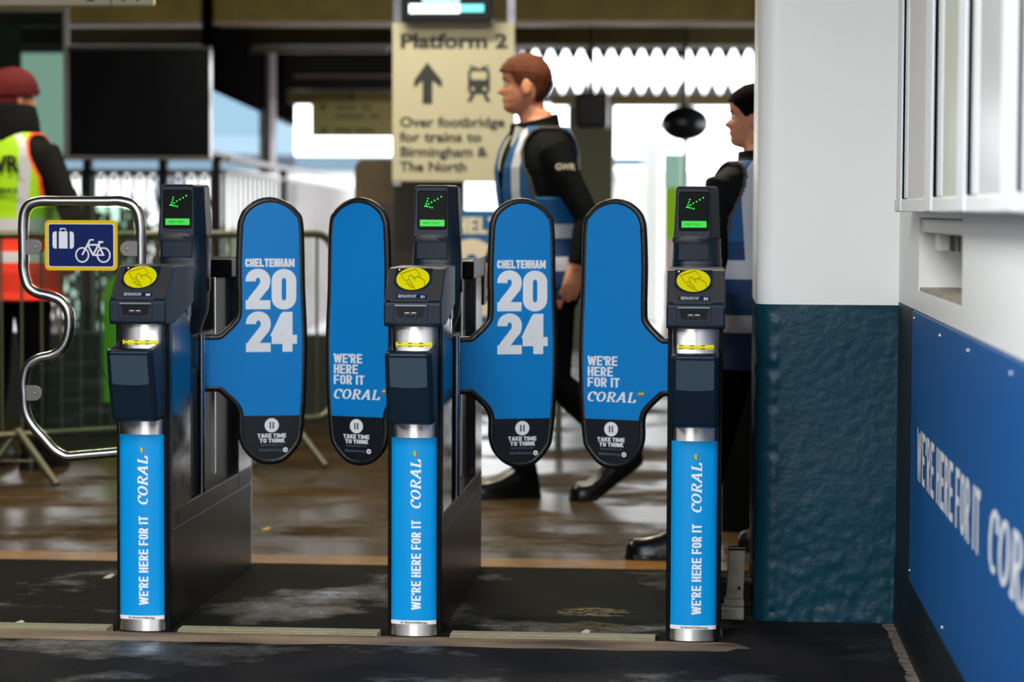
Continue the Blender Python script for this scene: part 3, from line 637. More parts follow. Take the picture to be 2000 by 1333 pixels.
    m = MB(); fr_ = rrect(-.051, .031, 1.112, 1.222, .005); m.add([dp(a, z, .0020) for a, z in fr_], [tuple(range(len(fr_)))]); m.add([dp(a, z, .0005) for a, z in inset(fr_, -.002)]+[dp(a, z, .002) for a, z in fr_], [tuple([i, (i+1) % len(fr_), len(fr_)+(i+1) % len(fr_), len(fr_)+i]) for i in range(len(fr_))]); sb = m.obj('screen_bezel', mat('display_black', (3, 4, 5), .3, spec=.08), tw)
    m = MB(); m.add([dp(a, z, .0032) for a, z in ((-.045, 1.120), (.027, 1.120), (.027, 1.139), (-.045, 1.139))], [(0, 1, 2, 3)]); lc = m.obj('lcd_strip', LCD, tw)
    text_obj('lcd_text', 'INSERT  TICKET', .0085, (-.036, dy(1.13)-.0037, 1.1265), (pi/2, 0, 0), mat('lcd_ink', (0, 70, 10), .5, emit=(0, .05, .01), estr=1), lc, sx=.8)
    m = MB()
    for (px, py) in ((374.4, 386), (368, 389.8), (361.8, 393.3), (355.9, 396.5), (350.6, 400), (345.6, 403.4), (349, 389.5), (347.8, 394.2), (346, 399), (343.4, 404), (348, 404.8), (352.4, 405.8), (357, 406.8)):
        a = -.047+(px-334)*.00153+.002; z = 1.214-(py-381)*.00153; m.sphere((a, dy(z)-.0025, z), .0019, 8, 4)
    m.obj('arrow_lights', GREENLED, tw)
    for s in sides: paddle(g, s)
    return g
gate(-1.540, 50, 'ticket gate numbered 50, leftmost, next to the steel luggage gate', (1,))
gate(-.785, 51, 'ticket gate numbered 51 in the middle, with a blue paddle on each side', (-1, 1))
gate(-.022, 52, 'ticket gate numbered 52, rightmost, beside the teal and white pillar', (-1,))

# ---- luggage and bicycle gate
YL = 7.0
lg = empty('luggage_gate', (at(160, 640, YL).x, YL, 0)); tag(lg, 'curved steel tube gate with clear pane and luggage and bicycle sign', 'gate')
LP = [(277, 880), (135, 892), (122, 889), (105, 878), (66, 834), (54, 814), (49, 794), (47, 745), (55, 716), (76, 701), (100, 695), (119, 684), (131, 664), (136, 636), (133, 608), (119, 588), (96, 578), (71, 572), (54, 558), (46, 529), (45, 440), (48, 415), (59, 399), (80, 393), (235, 393), (259, 400), (271, 418), (275, 445), (278, 850)]
def lpos(px, py, dy=0): v = at(px, py, YL); return (v.x-lg.location.x, dy, v.z)
LQ = []
for i in range(len(LP)):
    a, b = Vector(LP[i]), Vector(LP[(i+1) % len(LP)]); n_ = max(1, round((b-a).length/24))
    LQ += [tuple(a.lerp(b, j/n_)) for j in range(n_)]
LS = catmull(LQ, 4, True)
m = MB(); m.tube([lpos(*p) for p in LS], .0150, 14, closed=True); m.obj('tube_frame', TUBE, lg, smooth=True)
pl = inset([(p[0], p[1]) for p in LS], 13)
m = MB(); m.prism([tuple(lpos(*p)[::2]) for p in pl], lambda a, b, d: (a, d, b), -.003, .003)
m.obj('clear_pane', glassy('green_tinted_pane', (.58, .72, .64), .05), lg)
for (x0, x1, y, s) in ((50, 84, 483, 1), (272, 236, 486, -1), (50, 84, 768, 1)):
    a = lpos(x0, y); b_ = lpos(x1, y); h_ = .0225; x_0, x_1 = a[0], b_[0]
    poly = [(x_0, b_[2]-h_), (x_1-s*h_, b_[2]-h_)]+[(x_1-s*h_+s*h_*cos(R_(t)), b_[2]+h_*sin(R_(t))) for t in range(-75, 90, 15)]+[(x_1-s*h_, b_[2]+h_), (x_0, b_[2]+h_)]
    m = MB(); m.prism(poly, lambda a, b, d: (a, d, b), -.012, -.006); t_ = m.obj('fixing_tab', mat('dull_tab_steel', (120, 116, 114), .4, .7), lg, bevel=.001)
    m = MB(); m.sphere((x_1-s*h_*.9, -.0125, b_[2]), .0045, 10, 6); m.obj('bolt', STEEL, t_, smooth=True)
s0 = lpos(89, 430); s1 = lpos(231, 529)
X0, X1, Z1_, Z0_ = s0[0], s1[0], s0[2], s1[2]
def sl(name, poly, d0, d1, mt, par=lg):
    mm = MB(); mm.prism(poly, lambda a, b, d: (a, d, b), d0, d1); return mm.obj(name, mt, par)
sg_ = sl('sign_plate', rrect(X0, X1, Z0_, Z1_, .014), -.0090, -.0032, SIGNY)
e = .010; sl('white_border', rrect(X0+e, X1-e, Z0_+e, Z1_-e, .007), -.0094, -.009, WHITE, sg_)
e = .012; sl('navy_field', rrect(X0+e, X1-e, Z0_+e, Z1_-e, .006), -.0098, -.0094, SIGNB, sg_)
kx = (X1-X0)/(1680-90); kz = (Z1_-Z0_)/(1230-108)
zz = lambda a, b: (X0+(a-90)*kx, Z1_-(b-108)*kz)
m = MB(); P3 = lambda a, b, d=-.0103: (zz(a, b)[0], d, zz(a, b)[1])
def poly3(pts): m.add([P3(*p) for p in pts], [tuple(range(len(pts)))])
poly3([(400, 362), (590, 362), (590, 740), (400, 740)])
poly3([(352, 362), (352, 742)]+[(262+60-60*sin(R_(t)), 742-70+70*cos(R_(t))) for t in range(0, 91, 15)]+[(262+60-60*cos(R_(t)), 362+70-70*sin(R_(t))) for t in range(0, 91, 15)])
poly3([(638, 362)]+[(730-60+60*sin(R_(t)), 432-70*cos(R_(t))) for t in range(0, 91, 15)]+[(670+60*cos(R_(t)), 672+70*sin(R_(t))) for t in range(0, 91, 15)]+[(638, 742)])
CNT = [0]
def S3(pts, w):
    CNT[0] += 1; dd = -.0103-.0002*CNT[0]
    strokes2mesh(m, [[(a/100, b/100) for a, b in pts]], (w/100, w/100), lambda a, b: P3(a*100, b*100, dd), sub=9)
S3([(436, 362), (436, 298), (546, 298), (546, 362)], 20)
for cx_ in (912, 1380): S3([(cx_+138*cos(R_(t)), 882+158*sin(R_(t))) for t in range(0, 361, 15)], 32)
for L in ([(912, 882), (1085, 545), (1165, 545)], [(1055, 655), (1270, 655), (1375, 882), (1150, 882), (1040, 670)], [(1150, 882), (1270, 655), (1305, 600)], [(1265, 592), (1375, 592)]): S3(L, 38)
m.obj('luggage_and_bicycle_symbols', WHITE, sg_)

# ---- crowd barriers
GALV = mat('galvanised_steel', (98, 100, 80), .42, .7, bump=.1, bscale=60)
def barrier(p0, p1, label, nb, h=1.055, zb=.215, feet=True):
    p0 = Vector(p0); p1 = Vector(p1); d = (p1-p0); L = d.length; ang = math.atan2(d.y, d.x)
    g = empty('crowd_barrier', (p0.x, p0.y, 0), ang); tag(g, label, 'barrier')
    r = .10; fr_ = [(0, zb)]+[(0, h-.12)]+[(r-r*cos(R_(t)), h-r+r*sin(R_(t))) for t in range(0, 91, 18)]+[(L-r+r*sin(R_(t)), h-r+r*cos(R_(t))) for t in range(0, 91, 18)]+[(L, zb+.12)]+[(L-r+r*cos(R_(t)), zb+r-r*sin(R_(t))) for t in range(0, 91, 18)]+[(r, zb)]
    m = MB(); m.tube([(a, 0, b) for a, b in fr_], .0175, 10, closed=True); m.obj('frame', GALV, g, smooth=True)
    for k in range(nb):
        x = L*(k+1)/(nb+1); m = MB(); m.tube([(x, 0, zb), (x, 0, h)], .0065, 8); m.obj('bar', GALV, g, smooth=True)
    if feet:
        for x in (.25, L-.25):
            m = MB(); m.tube([(x+.08, -.20, .018), (x, -.0, zb+.02)], .017, 10); m.tube([(x-.17, .02, .018), (x, 0, zb+.02)], .017, 10); m.tube([(x+.04, -.10, .11), (x-.09, .01, .11)], .005, 6); m.obj('foot', GALV, g, smooth=True)
    return g
pL = at(-75, 870, 9.75); pR = at(652, 800, 10.95)
barrier((pL.x, 9.75, 0), (pR.x, 10.95, 0), 'galvanised crowd barrier standing behind the luggage gate at the left', 19)
a_ = at(812, 440, 13.3); b_ = at(850, 420, 19)
barrier((a_.x, 13.3, 0), (b_.x, 19, 0), 'galvanised crowd barriers receding behind gate 51', 50, h=1.10)

# ================================================================ THINGS BEHIND THE GATES
CREAM = mat('cream_sign_face', (184, 180, 152), .55)
INK2 = mat('sign_ink', (34, 38, 34), .5)
YS = 12.0
g = empty('hanging_sign', (at(885, 200, YS).x, YS, at(885, 355, YS).z)); tag(g, 'cream sign reading Platform 2 hanging behind the middle gate', 'sign')
wS = (1005-765)*YS/F; hS = 309*YS/F; ox, oz = -wS/2, 0
m = MB(); m.box(-wS/2, wS/2, 0, .03, 0, hS); m.obj('panel', CREAM, g, bevel=.004)
m = MB(); m.box(-wS/2+.0, -wS/2+.04, .03, .07, -.02, 2.3-.0); m.obj('hanger', DARKMETAL, g); m = MB(); m.box(wS/2-.04, wS/2, .03, .07, -.02, 2.3); m.obj('hanger', DARKMETAL, g)
def sp2(px, py): return ((px-885)*YS/F, (355-py)*YS/F)
def sign_text(body, px, py, cap, wpx, bold):
    a, b = sp2(px, py); sz = cap*YS/F/.70
    o = text_obj('lettering', body, sz, (a, -.002, b), (pi/2, 0, 0), INK2, g, bold=bold)
    k = wpx*YS/F/max(1e-4, o.dimensions.x if o.dimensions.x > 0 else 1); bpy.context.view_layer.update(); k = wpx*YS/F/o.dimensions.x; o.scale = (k, 1, 1); return o
sign_text('Platform 2', 780, 94, 27, 210, .0035)
for i, (t_, w_) in enumerate((('Over footbridge', 206), ('for trains to', 162), ('Birmingham &', 172), ('The North', 132))):
    sign_text(t_, 780, 248+29*i, 19, w_, .0018)
m = MB()
def sgp(pts): m.add([(sp2(*p)[0], -.003, sp2(*p)[1]) for p in pts], [tuple(range(len(pts)))])
sgp([(834, 122), (863, 158), (863, 172), (844, 158), (844, 203), (825, 203), (825, 158), (808, 172), (808, 158)]); m.obj('arrow', INK2, g)
m = MB(); TRN = rrect(914, 957, 134, 184, 9)
def sgq(pts, y=-.003): m.add([(sp2(*p)[0], y, sp2(*p)[1]) for p in pts], [tuple(range(len(pts)))])
sgq(TRN); sgq([(920, 184), (928, 184), (921, 199), (912, 199)]); sgq([(943, 184), (951, 184), (959, 199), (950, 199)]); sgq([(918, 128), (932, 132), (930, 135), (916, 131)]); sgq([(954, 128), (940, 132), (942, 135), (956, 131)])
tr = m.obj('train_symbol', INK2, g)
m = MB(); sgq(rrect(920, 951, 140, 156, 4), -.0036); sgq([(924+3.5*cos(t*pi/6), 174+3.5*sin(t*pi/6)) for t in range(12)], -.0036); sgq([(947+3.5*cos(t*pi/6), 174+3.5*sin(t*pi/6)) for t in range(12)], -.0036); m.obj('train_window', CREAM, tr)
# departure monitor above the sign
g = empty('monitor', (at(872, 20, 11.9).x, 11.9, at(872, 42, 11.9).z)); tag(g, 'black departure monitor with a lit white line above the Platform 2 sign', 'screen')
m = MB(); m.box(-.225, .225, 0, .08, 0, .40); m.obj('casing', BLACK, g, bevel=.006)
SCR = mat('screen_glow_white', (.8, .95, 1), .4, emit=(.80, .95, 1), estr=1.2); SCR2 = mat('screen_glow_cyan', (.1, .5, .55), .4, emit=(.10, .55, .60), estr=1.0)
m = MB(); m.box(-.185, .066, -.002, 0, .040, .086); m.obj('lit_line', SCR, g)
m = MB(); m.box(.066, .185, -.002, 0, .046, .084); m.obj('lit_line', SCR2, g)
m = MB(); m.box(-.12, .066, -.002, 0, .094, .13); m.obj('lit_line', mat('screen_glow_blue', (.3, .6, .8), .4, emit=(.30, .60, .85), estr=.8), g)
m = MB(); m.box(-.03, .03, .03, .07, .40, 1.25); m.obj('hanger', DARKMETAL, g)
# cream sign at the top left, nearer
YT = 9.0
z0 = at(100, 12, YT).z; xr_ = at(300, 8, YT).x
g = empty('hanging_sign', (xr_-.8, YT, z0)); tag(g, 'long cream overhead sign cut off by the top left edge', 'sign')
m = MB(); m.prism(rrect(-.6, .8, 0, .34, .012), lambda a, b, d: (a, d, b), 0, .03); m.obj('panel', mat('pale_cream_sign', (216, 208, 176), .5), g)
xx = at(217, 8, YT).x-(xr_-.8)
m = MB(); m.box(xx-.0015, xx+.0015, -.001, 0, 0, .34); m.box(-.6, .79, -.001, 0, .001, .0035); m.obj('joint_line', INK2, g)
k = YT/F
m = MB()
for dx, pts in ((at(178, 8, YT).x-(xr_-.8), [(-.015, .018), (.012, .018), (.012, .10), (-.015, .10)]), (at(255, 8, YT).x-(xr_-.8), [(-.035, .022), (-.026, .016), (.0, .045), (.026, .016), (.035, .022), (.008, .06), (.008, .10), (-.008, .10), (-.008, .06)])):
    m.add([(dx+a, -.002, b) for a, b in pts], [tuple(range(len(pts)))])
m.obj('symbol_feet', INK2, g)
m = MB(); m.tube([(.3, .015, .34), (.3, .015, 3.2-z0)], .012, 8); m.obj('hanger', DARKMETAL, g); m = MB(); m.tube([(-.2, .015, .34), (-.2, .015, 3.2-z0)], .012, 8); m.obj('hanger', DARKMETAL, g)

# glazed kiosk with black window, on a dark plinth, at the left
YK = 13.4
def px(p, Y): return at(p, 411, Y).x
def pz(p, Y): return at(700, p, Y).z
g = empty('kiosk', (px(135, YK), YK, 0)); tag(g, 'glazed kiosk front with one large black window pane at the left', 'kiosk'); gx = g.location.x
FR = mat('pale_grey_frame', (118, 112, 108), .4, .4)
m = MB(); m.box(-2.0, px(412, YK)-gx, -.02, .06, pz(313, YK), pz(306, YK)); m.obj('bottom_rail', FR, g)
for p_ in (131,):
    m = MB(); m.box(px(p_-3, YK)-gx, px(p_+3, YK)-gx, -.03, .05, pz(313, YK), 3.2); m.obj('post', FR, g)
m = MB(); m.box(px(136, YK)-gx, px(410, YK)-gx, 0, .08, pz(306, YK), pz(96, YK)); m.obj('black_pane', mat('black_pane', (3, 4, 5), .12), g)
m = MB(); m.box(px(136, YK)-gx, px(412, YK)-gx, -.01, .04, pz(96, YK), pz(90, YK)); m.obj('top_rail', mat('dark_rail', (40, 36, 26), .5), g)
m = MB(); m.box(-2.0, px(127, YK)-gx, 0, .012, pz(306, YK), pz(22, YK)); m.obj('glass_pane', glassy('dark_green_glass', (.20, .27, .23), .10), g)
m = MB(); m.box(-2.0, px(127, YK)-gx, -.02, .04, pz(22, YK), pz(16, YK)); m.obj('top_rail', FR, g)
g = tag(MB().box(px(12, 15), px(62, 15), 15-.3, 15-.2, pz(200, 15), pz(48, 15)).obj('notice_board', mat('pale_green_board', (150, 196, 168), .6), bevel=.01), 'pale green board seen through the glass at the far left', 'board')
# low dark plinth wall
m = MB(); m.box(-7, px(690, 13), 12.9, 13.1, 0, pz(655, 13)); struct(m.obj('wall_low', mat('dark_green_plinth', (14, 24, 20), .6, var=.4, vscale=3)), 'low dark wall behind the crowd barrier', 'wall')
# balustrade running away to the right
IRON = mat('mauve_grey_ironwork', (150, 138, 142), .5); IRONL = mat('pale_ironwork', (222, 216, 218), .6)
def balustrade(p0, p1, n, label, zt=1.49, skip=(), IRON=IRON, full=True):
    p0 = Vector(p0); p1 = Vector(p1); d = p1-p0; L = d.length; g = empty('balustrade', (p0.x, p0.y, 0), math.atan2(d.y, d.x)); tag(g, label, 'railing')
    m = MB(); m.box(0, L, -.03, .03, zt-.03, zt); m.obj('top_rail', IRON, g)
    m = MB(); m.box(0, L, -.012, .012, zt-.11, zt-.085); m.obj('mid_rail', IRON, g)
    m = MB(); m.box(0, L, -.02, .02, .1, .14); m.obj('bottom_rail', IRON, g)
    bm = MB(); s = L/n
    bm.tube([(0, 0, .12), (0, 0, zt-.09)], .0115, 6)
    me = bm.mesh('baluster', IRON)
    am = MB(); am.tube([(-s/2+s/2*(1-cos(R_(t))), 0, zt-.16+.045*sin(R_(t))) for t in range(0, 181, 30)], .009, 5); ame = am.mesh('arch', IRON)
    xm = MB(); xm.tube([(-s*.5, .012, .35), (s*.5, .012, 1.0)], .008, 5); xm.tube([(s*.5, .012, 1.0), (-s*.5, .012, zt-.2)], .008, 5); xme = xm.mesh('lattice_strip', IRON)
    for k in range(n+1):
        for nm, mm in (('baluster', me), ('arch', ame), ('lattice_strip', xme)):
            if nm != 'baluster' and (k == n or k == 0): continue
            if nm != 'baluster' and not full: continue
            if nm == 'lattice_strip' and k % 2: continue
            o = bpy.data.objects.new(nm, mm); o.parent = g; o.location = (k*s, 0, 0); COL.objects.link(o)
    for q in skip:
        mb = MB(); mb.box(q-.025, q+.025, -.03, .03, 0, zt); mb.obj('post', mat('dark_post', (40, 38, 40), .5), g)
    return g
balustrade((px(60, 14.6), 14.6, 0), (px(438, 14.6), 14.6, 0), 15, 'mauve grey balustrade below the black kiosk window', skip=(.36, .83, 1.16))
balustrade((px(440, 14.72), 14.72, 0), (px(690, 25.5), 25.5, 0), 40, 'pale balustrade receding between the two leftmost paddles', skip=(3.5,), IRON=IRONL, full=False)
# blue-tinted glazed screen above the balustrade
g = empty('glazed_screen', (px(414, 14.9), 14.9, 0)); tag(g, 'pale blue glazed screen with grey mullion above the balustrade', 'window')
ga = Vector((px(414, 14.9), 14.9)); gb = Vector((px(577, 22), 22.0)); gd = (gb-ga)
g.rotation_euler.z = math.atan2(gd.y, gd.x); GL = gd.length
def sxp(p_):          # distance along the screen for an image column
    # intersect the sight line with the screen line
    d = CM @ Vector(((p_-1000)/F, 0.05, -1)); dx, dy = d.x, d.y
    a = (ga.x*dy-ga.y*dx)/(gd.y*dx-gd.x*dy); return a*GL
ztop = pz(168, 14.9)
BGL = mat('light_blue_screen', (120, 176, 226), .25, spec=.6)
for a_, b_ in ((414, 520), (533, 576)):
    m = MB(); m.box(sxp(a_), sxp(b_), 0, .03, 1.5, ztop); m.obj('glass_pane', glassy('sky_blue_glass', (.29, .36, .41), .03), g)
m = MB(); m.box(sxp(521), sxp(532), -.03, .06, 1.45, 3.19); m.obj('mullion', mat('mullion_grey', (128, 112, 116), .5), g)
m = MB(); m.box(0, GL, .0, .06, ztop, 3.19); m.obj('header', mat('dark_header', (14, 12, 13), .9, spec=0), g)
m = MB(); m.box(0, GL, -.01, .05, 1.49, 1.53); m.obj('sill', IRON, g)
# dark fascia and stepped soffits
m = MB(); m.box(px(575, 20), 6, 20, 20.4, pz(172, 20), 3.6)
FAS = mat('dark_brown_fascia', (30, 25, 20), .6, var=.5, vscale=2)
m = MB(); m.box(px(560, 20), px(1010, 20), 20, 20.4, pz(175, 20), 3.6); struct(m.obj('trim_6', FAS), 'dark brown fascia left of the Platform 2 sign', 'trim')
m = MB(); m.box(px(575, 20), px(1010, 20), 19.96, 20.0, pz(152, 20), pz(146, 20)); struct(m.obj('trim_7', MAUVE), 'pale strip painted as the highlight on the dark fascia', 'trim')
m = MB(); m.box(px(560, 21), px(1010, 21), 21, 21.4, pz(202, 21), pz(176, 21)); struct(m.obj('trim_8', mat('tan_beam', (124, 108, 64), .5)), 'tan beam above the far cream sign', 'trim')
YF = 21.0
g = empty('platform_sign', (px(688, YF), YF-.1, pz(268, YF))); tag(g, 'distant cream sign hanging left of the Platform 2 sign', 'sign')
m = MB(); m.box(px(611, YF)-g.location.x, px(775, YF)-g.location.x, 0, .05, 0, pz(200, YF)-pz(268, YF)); m.obj('panel', mat('yellow_cream_sign', (196, 178, 112), .5), g)
m = MB(); u = YF/F
for (a, b, c, d_) in ((628, 204, 640, 216), (628, 250, 642, 262), (658, 208, 700, 214), (708, 208, 730, 214), (658, 226, 716, 232), (724, 226, 745, 232), (655, 252, 690, 260), (696, 252, 735, 260)):
    m.box((a-688)*u, (c-688)*u, -.003, -.001, (268-d_)*u, (268-b)*u)
m.obj('faint_marks', mat('sign_grey', (110, 104, 70), .6), g)
m = MB(); m.tube([(0, .02, .3), (0, .02, 3.3-g.location.z)], .02, 8); m.obj('hanger', DARKMETAL, g)
# sawtooth valances: one under the near canopy, one on the canopy across the tracks
def valance(x0, x1, Y, zedge, ztip, ztop, n, down, label, mt):
    g = empty('valance', (x0, Y, 0)); tag(g, label, 'canopy edge')
    m = MB(); m.box(0, x1-x0, 0, .06, min(zedge, ztop), max(zedge, ztop)); m.obj('fascia_board', mt, g)
    s = (x1-x0)/n; b = MB(); b.prism([(0, zedge), (s*.03, zedge), (s*.5, ztip), (s*.97, zedge), (s, zedge)], lambda a, bb, d: (a, d, bb), 0, .03); me = b.mesh('dagger_board', mt)
    for k in range(n):
        o = bpy.data.objects.new('dagger_board', me); o.parent = g; o.location = (k*s, -.001, 0); COL.objects.link(o)
DK = mat('dark_valance', (20, 20, 24), .6)
s = 29.6*24/F; n1 = 22
valance(px(985, 24), px(985, 24)+s*n1, 24, pz(95, 24), pz(126, 24), 3.5, n1, True, 'dark sawtooth edge of the near platform canopy', DK)
s = 30.6*38/F; n2 = 22
valance(px(975, 38), px(975, 38)+s*n2, 38, pz(182, 38), pz(152, 38), pz(186, 38), n2, False, 'dark pointed ridge of the canopy across the tracks', DK)
m = MB(); m.box(px(975, 38), 9, 38.07, 38.8, pz(200, 38), pz(184, 38)); struct(m.obj('canopy_roof', DUSK), 'dark canopy slab across the tracks', 'ceiling')
m = MB(); m.box(px(1075, 19), 3.4, 19, 19.3, pz(204, 19), pz(184, 19)); struct(m.obj('trim_9', mat('tan_beam', (124, 108, 64), .5)), 'tan beam behind the heads of the two staff', 'trim')
# far side: white building, slate roofs, ground things on the platform
PW = mat('far_white_render', (240, 240, 238), .8); SL_ = mat('slate_blue', (70, 92, 106), .6)
g = empty('far_building', (0, 46, 0)); tag(g, 'pale building far across the tracks', 'building')
m = MB(); m.box(-16, 12, 0, 3, -.5, pz(335, 46)); m.obj('wall', PW, g)
m = MB(); m.box(-16, px(770, 46), -.3, 2, pz(334, 46), pz(304, 46)); m.obj('roof', SL_, g)
m = MB(); m.box(px(1195, 46), px(1256, 46), -.2, .3, pz(325, 46), pz(306, 46)); m.obj('roof', SL_, g)
for a, b, c, d_ in ((1310, 330, 1328, 420), (560, 350, 600, 420), (300, 360, 340, 420)):
    m = MB(); m.box(px(a, 46), px(b if b > a else a+20, 46), -.05, .05, pz(400, 46), pz(350, 46)); m.obj('window', mat('far_window', (120, 130, 140), .3), g)
tag(MB().box(px(1256, 25.5), px(1289, 25.5), 25.5, 25.8, -.02, pz(236, 25.5)).obj('platform_column', mat('white_column_paint', (228, 228, 224), .5), bevel=.02), 'white column standing on the platform left of gate 52', 'column')
tag(MB().box(px(1333, 21), px(1344, 21), 21, 21.06, 0, pz(262, 21)).obj('lamp_post', DARKMETAL, bevel=.005), 'thin dark post behind the display of gate 52', 'post')
g = empty('green_cabinet', (px(1312, 23), 23, -.02)); tag(g, 'lime green cabinet with pale mint top on the platform', 'cabinet')
m = MB(); m.box(-.075, .12, 0, .4, pz(465, 23)+.02, pz(364, 23)+.02); m.obj('body', mat('lime_cabinet', (150, 200, 0), .5), g, bevel=.01)
m = MB(); m.box(-.075, .12, .0, .4, 0, pz(465, 23)+.02); m.obj('base', mat('pinkish_base', (206, 184, 178), .6), g)
m = MB(); m.box(-.085, .10, .0, .4, pz(364, 23)+.02, pz(298, 23)+.02); m.obj('mint_top', mat('mint', (190, 240, 214), .5), g, bevel=.01)
g = empty('hanging_speaker', (px(1155, 16.4), 16.4, pz(250, 16.4))); tag(g, 'black loudspeaker hanging right of the walking man\'s head', 'speaker')
m = MB(); m.box(-.11, .11, -.1, .1, 0, (250-182)*16.4/F); m.obj('body', BLACK, g, bevel=.02); m = MB(); m.tube([(0, 0, .2), (0, 0, 3.3-g.location.z)], .015, 8); m.obj('hanger', DARKMETAL, g)
g = empty('hanging_lamp', (px(1336, 17), 17, pz(240, 17))); tag(g, 'round dark lamp hanging above the white column', 'lamp')
m = MB(); m.sphere((0, 0, 0), .17, 24, 10, sc=(1, .8, .72)); m.obj('shade', mat('dark_lamp_shell', (24, 28, 34), .2), g, smooth=True); m = MB(); m.tube([(0, 0, .05), (0, 0, 3.3-g.location.z)], .015, 8); m.obj('hanger', DARKMETAL, g)
m = MB(); m.sphere((0, -.02, -.03), .12, 20, 8, sc=(1, .8, .55)); m.obj('lens', mat('lamp_lens', (150, 160, 160), .15), g, smooth=True)
tag(MB().box(px(1100, 20), px(1192, 20), 20.6, 20.8, 0, pz(200, 20)).obj('side_panel', mat('olive_grey_panel', (84, 84, 60), .6)), 'olive grey panel right of the walking man\'s neck', 'panel')
g = empty('arched_shelter', (px(1120, 30), 30, -.02)); tag(g, 'white arched shelter behind the walking man\'s shoulder', 'shelter')
m = MB(); zt = pz(298, 30)+.02
def archp(r): return [(-r, 0)]+[(-r*cos(R_(t)), zt-.65+ (.65-(.65-r if r < .65 else 0))*sin(R_(t))) for t in range(0, 181, 15)]+[(r, 0)]
o1 = archp(.65); o2 = archp(.50)[::-1]
m.loft([[(a, 0, b) for a, b in o1], [(a, 1.4, b) for a, b in o1]], cap=False); m.obj('hood', mat('white_shelter', (222, 222, 222), .4), g, smooth=True)
m = MB(); m.add([(a, .02, b) for a, b in o1], [tuple(range(len(o1)))]); m.obj('front_panel', mat('white_shelter2', (232, 232, 230), .5), g)
m = MB(); m.tube([(a, -.01, b) for a, b in o1], .05, 8); m.obj('rim', mat('grey_rim', (170, 172, 176), .5), g, smooth=True)
# olive machine with rounded head, left of the Platform 2 sign
YM = 12.8; x0, x1 = px(692, YM), px(800, YM); zt = pz(311, YM)
g = empty('ticket_machine', ((x0+x1)/2, YM, 0)); tag(g, 'tall olive brown machine with rounded top behind the second paddle', 'machine')
hw = (x1-x0)/2; m = MB(); m.prism([(-hw, 0), (hw, 0)]+[(hw-.05+.05*cos(R_(t)), zt-.06+.06*sin(R_(t))) for t in range(0, 91, 15)]+[(-hw+.05-.05*cos(R_(t)), zt-.06+.06*sin(R_(t))) for t in range(90, -1, -15)], lambda a, b, d: (a, d, b), 0, .35)
m.obj('casing', mat('olive_brown_casing', (92, 78, 42), .5, var=.35, vscale=5), g, bevel=.008)
m = MB(); m.box(-hw+.03, hw-.03, -.004, 0, .7, 1.2); m.obj('front_panel', mat('dark_front_panel', (50, 42, 28), .4), g)
m = MB(); m.box(px(765, 12.5), px(900, 12.5), 12.6, 12.7, .02, pz(340, 12.5)); tag(m.obj('dark_hoarding', mat('dark_hoarding', (34, 30, 24), .6, var=.5, vscale=3)), 'dark hoarding under the Platform 2 sign', 'hoarding')
# blue banner barrier
YB = 11.5; bx0, bx1 = px(862, YB), px(1092, YB)
g = empty('banner_barrier', (bx0, YB, 0)); tag(g, 'blue fabric banner on a barrier behind the walking man', 'banner')
bw = bx1-bx0; m = MB(); m.box(0, bw, 0, .012, .3, 1.165); m.obj('banner', mat('blue_fabric', (10, 92, 150), .7, bump=.2, bscale=10), g)
fb = lambda a, b: (a, -.002, b); m = MB(); u = YB/F
write(m, 'CHELTENHAM', .03, pz(456, YB), 33*u, bw-.06, fb, w=.62, t=.26, gap=.05)
for ch, x, z in (('2', .03, pz(615, YB)), ('0', bw/2+.01, pz(615, YB)), ('2', .03, pz(775, YB)), ('4', bw/2+.01, pz(775, YB))):
    st, adv = glyph(ch, .60, .22); strokes2mesh(m, st, (.22, .2), lambda a, b, x=x, z=z: fb(x+a*(bw/2-.05)/.6, z+b*150*u))
m.obj('lettering', CREAMP, g)
m = MB(); m.tube([(0, .03, 0), (0, .03, 1.15), (bw, .03, 1.15), (bw, .03, 0)], .018, 8); m.obj('frame', GALV, g)
# lime flag board behind the barrier
m = MB(); YG = 12.2; gx0 = px(200, YG); m.prism([(0, pz(792, YG)), (.20, pz(792, YG)), (.20, pz(520, YG)), (.10, pz(530, YG)), (.02, pz(556, YG)), (0, pz(580, YG))], lambda a, b, d: (gx0+a, YG+d, b), 0, .02)
g = empty('lime_board', (gx0, YG, 0)); tag(g, 'bright lime green board standing left of gate 50', 'board')
o = m.obj('board', mat('lime_board_face', (96, 186, 0), .5), g); o.location = (-gx0, -YG, 0)
m = MB(); m.tube([(.03, .04, 0), (.03, .04, pz(560, YG))], .012, 8); m.obj('post', GALV, g)
m = MB(); m.box(-.05, .2, -.1, .15, 0, .02); m.obj('base', BLACK, g)
# shrubs beyond the balustrade
def shrub(x, Y, z0, r, label, colr):
    b = MB(); rnd = random.Random(int(x*97)+int(Y))
    for k in range(420):
        a = rnd.uniform(0, 2*pi); e = rnd.uniform(-1, 1); rr = r*rnd.uniform(.6, 1.0); c = Vector((x+rr*cos(a)*sqrt(1-e*e), Y+rr*sin(a)*sqrt(1-e*e), z0+r+rr*e)); u_ = Vector((rnd.uniform(-1, 1), rnd.uniform(-1, 1), rnd.uniform(-1, 1))).normalized()*.07; v_ = u_.orthogonal().normalized()*.035
        b.add([c-u_, c+v_, c+u_, c-v_], [(0, 1, 2, 3)])
    g = empty('shrub', (x, Y, z0)); tag(g, label, 'shrub'); o = b.obj('foliage', mat('leaf_%d' % colr[1], colr, .7), g); o.location = (-x, -Y, -z0)
    b = MB(); b.tube([(0, 0, 0), (0, 0, r*1.2)], .04, 8); b.obj('stem', mat('bark', (50, 40, 30), .8), g)
shrub(px(165, 19), 19, -.02, .62, 'dark green shrub behind the balustrade at the far left', (34, 48, 30))
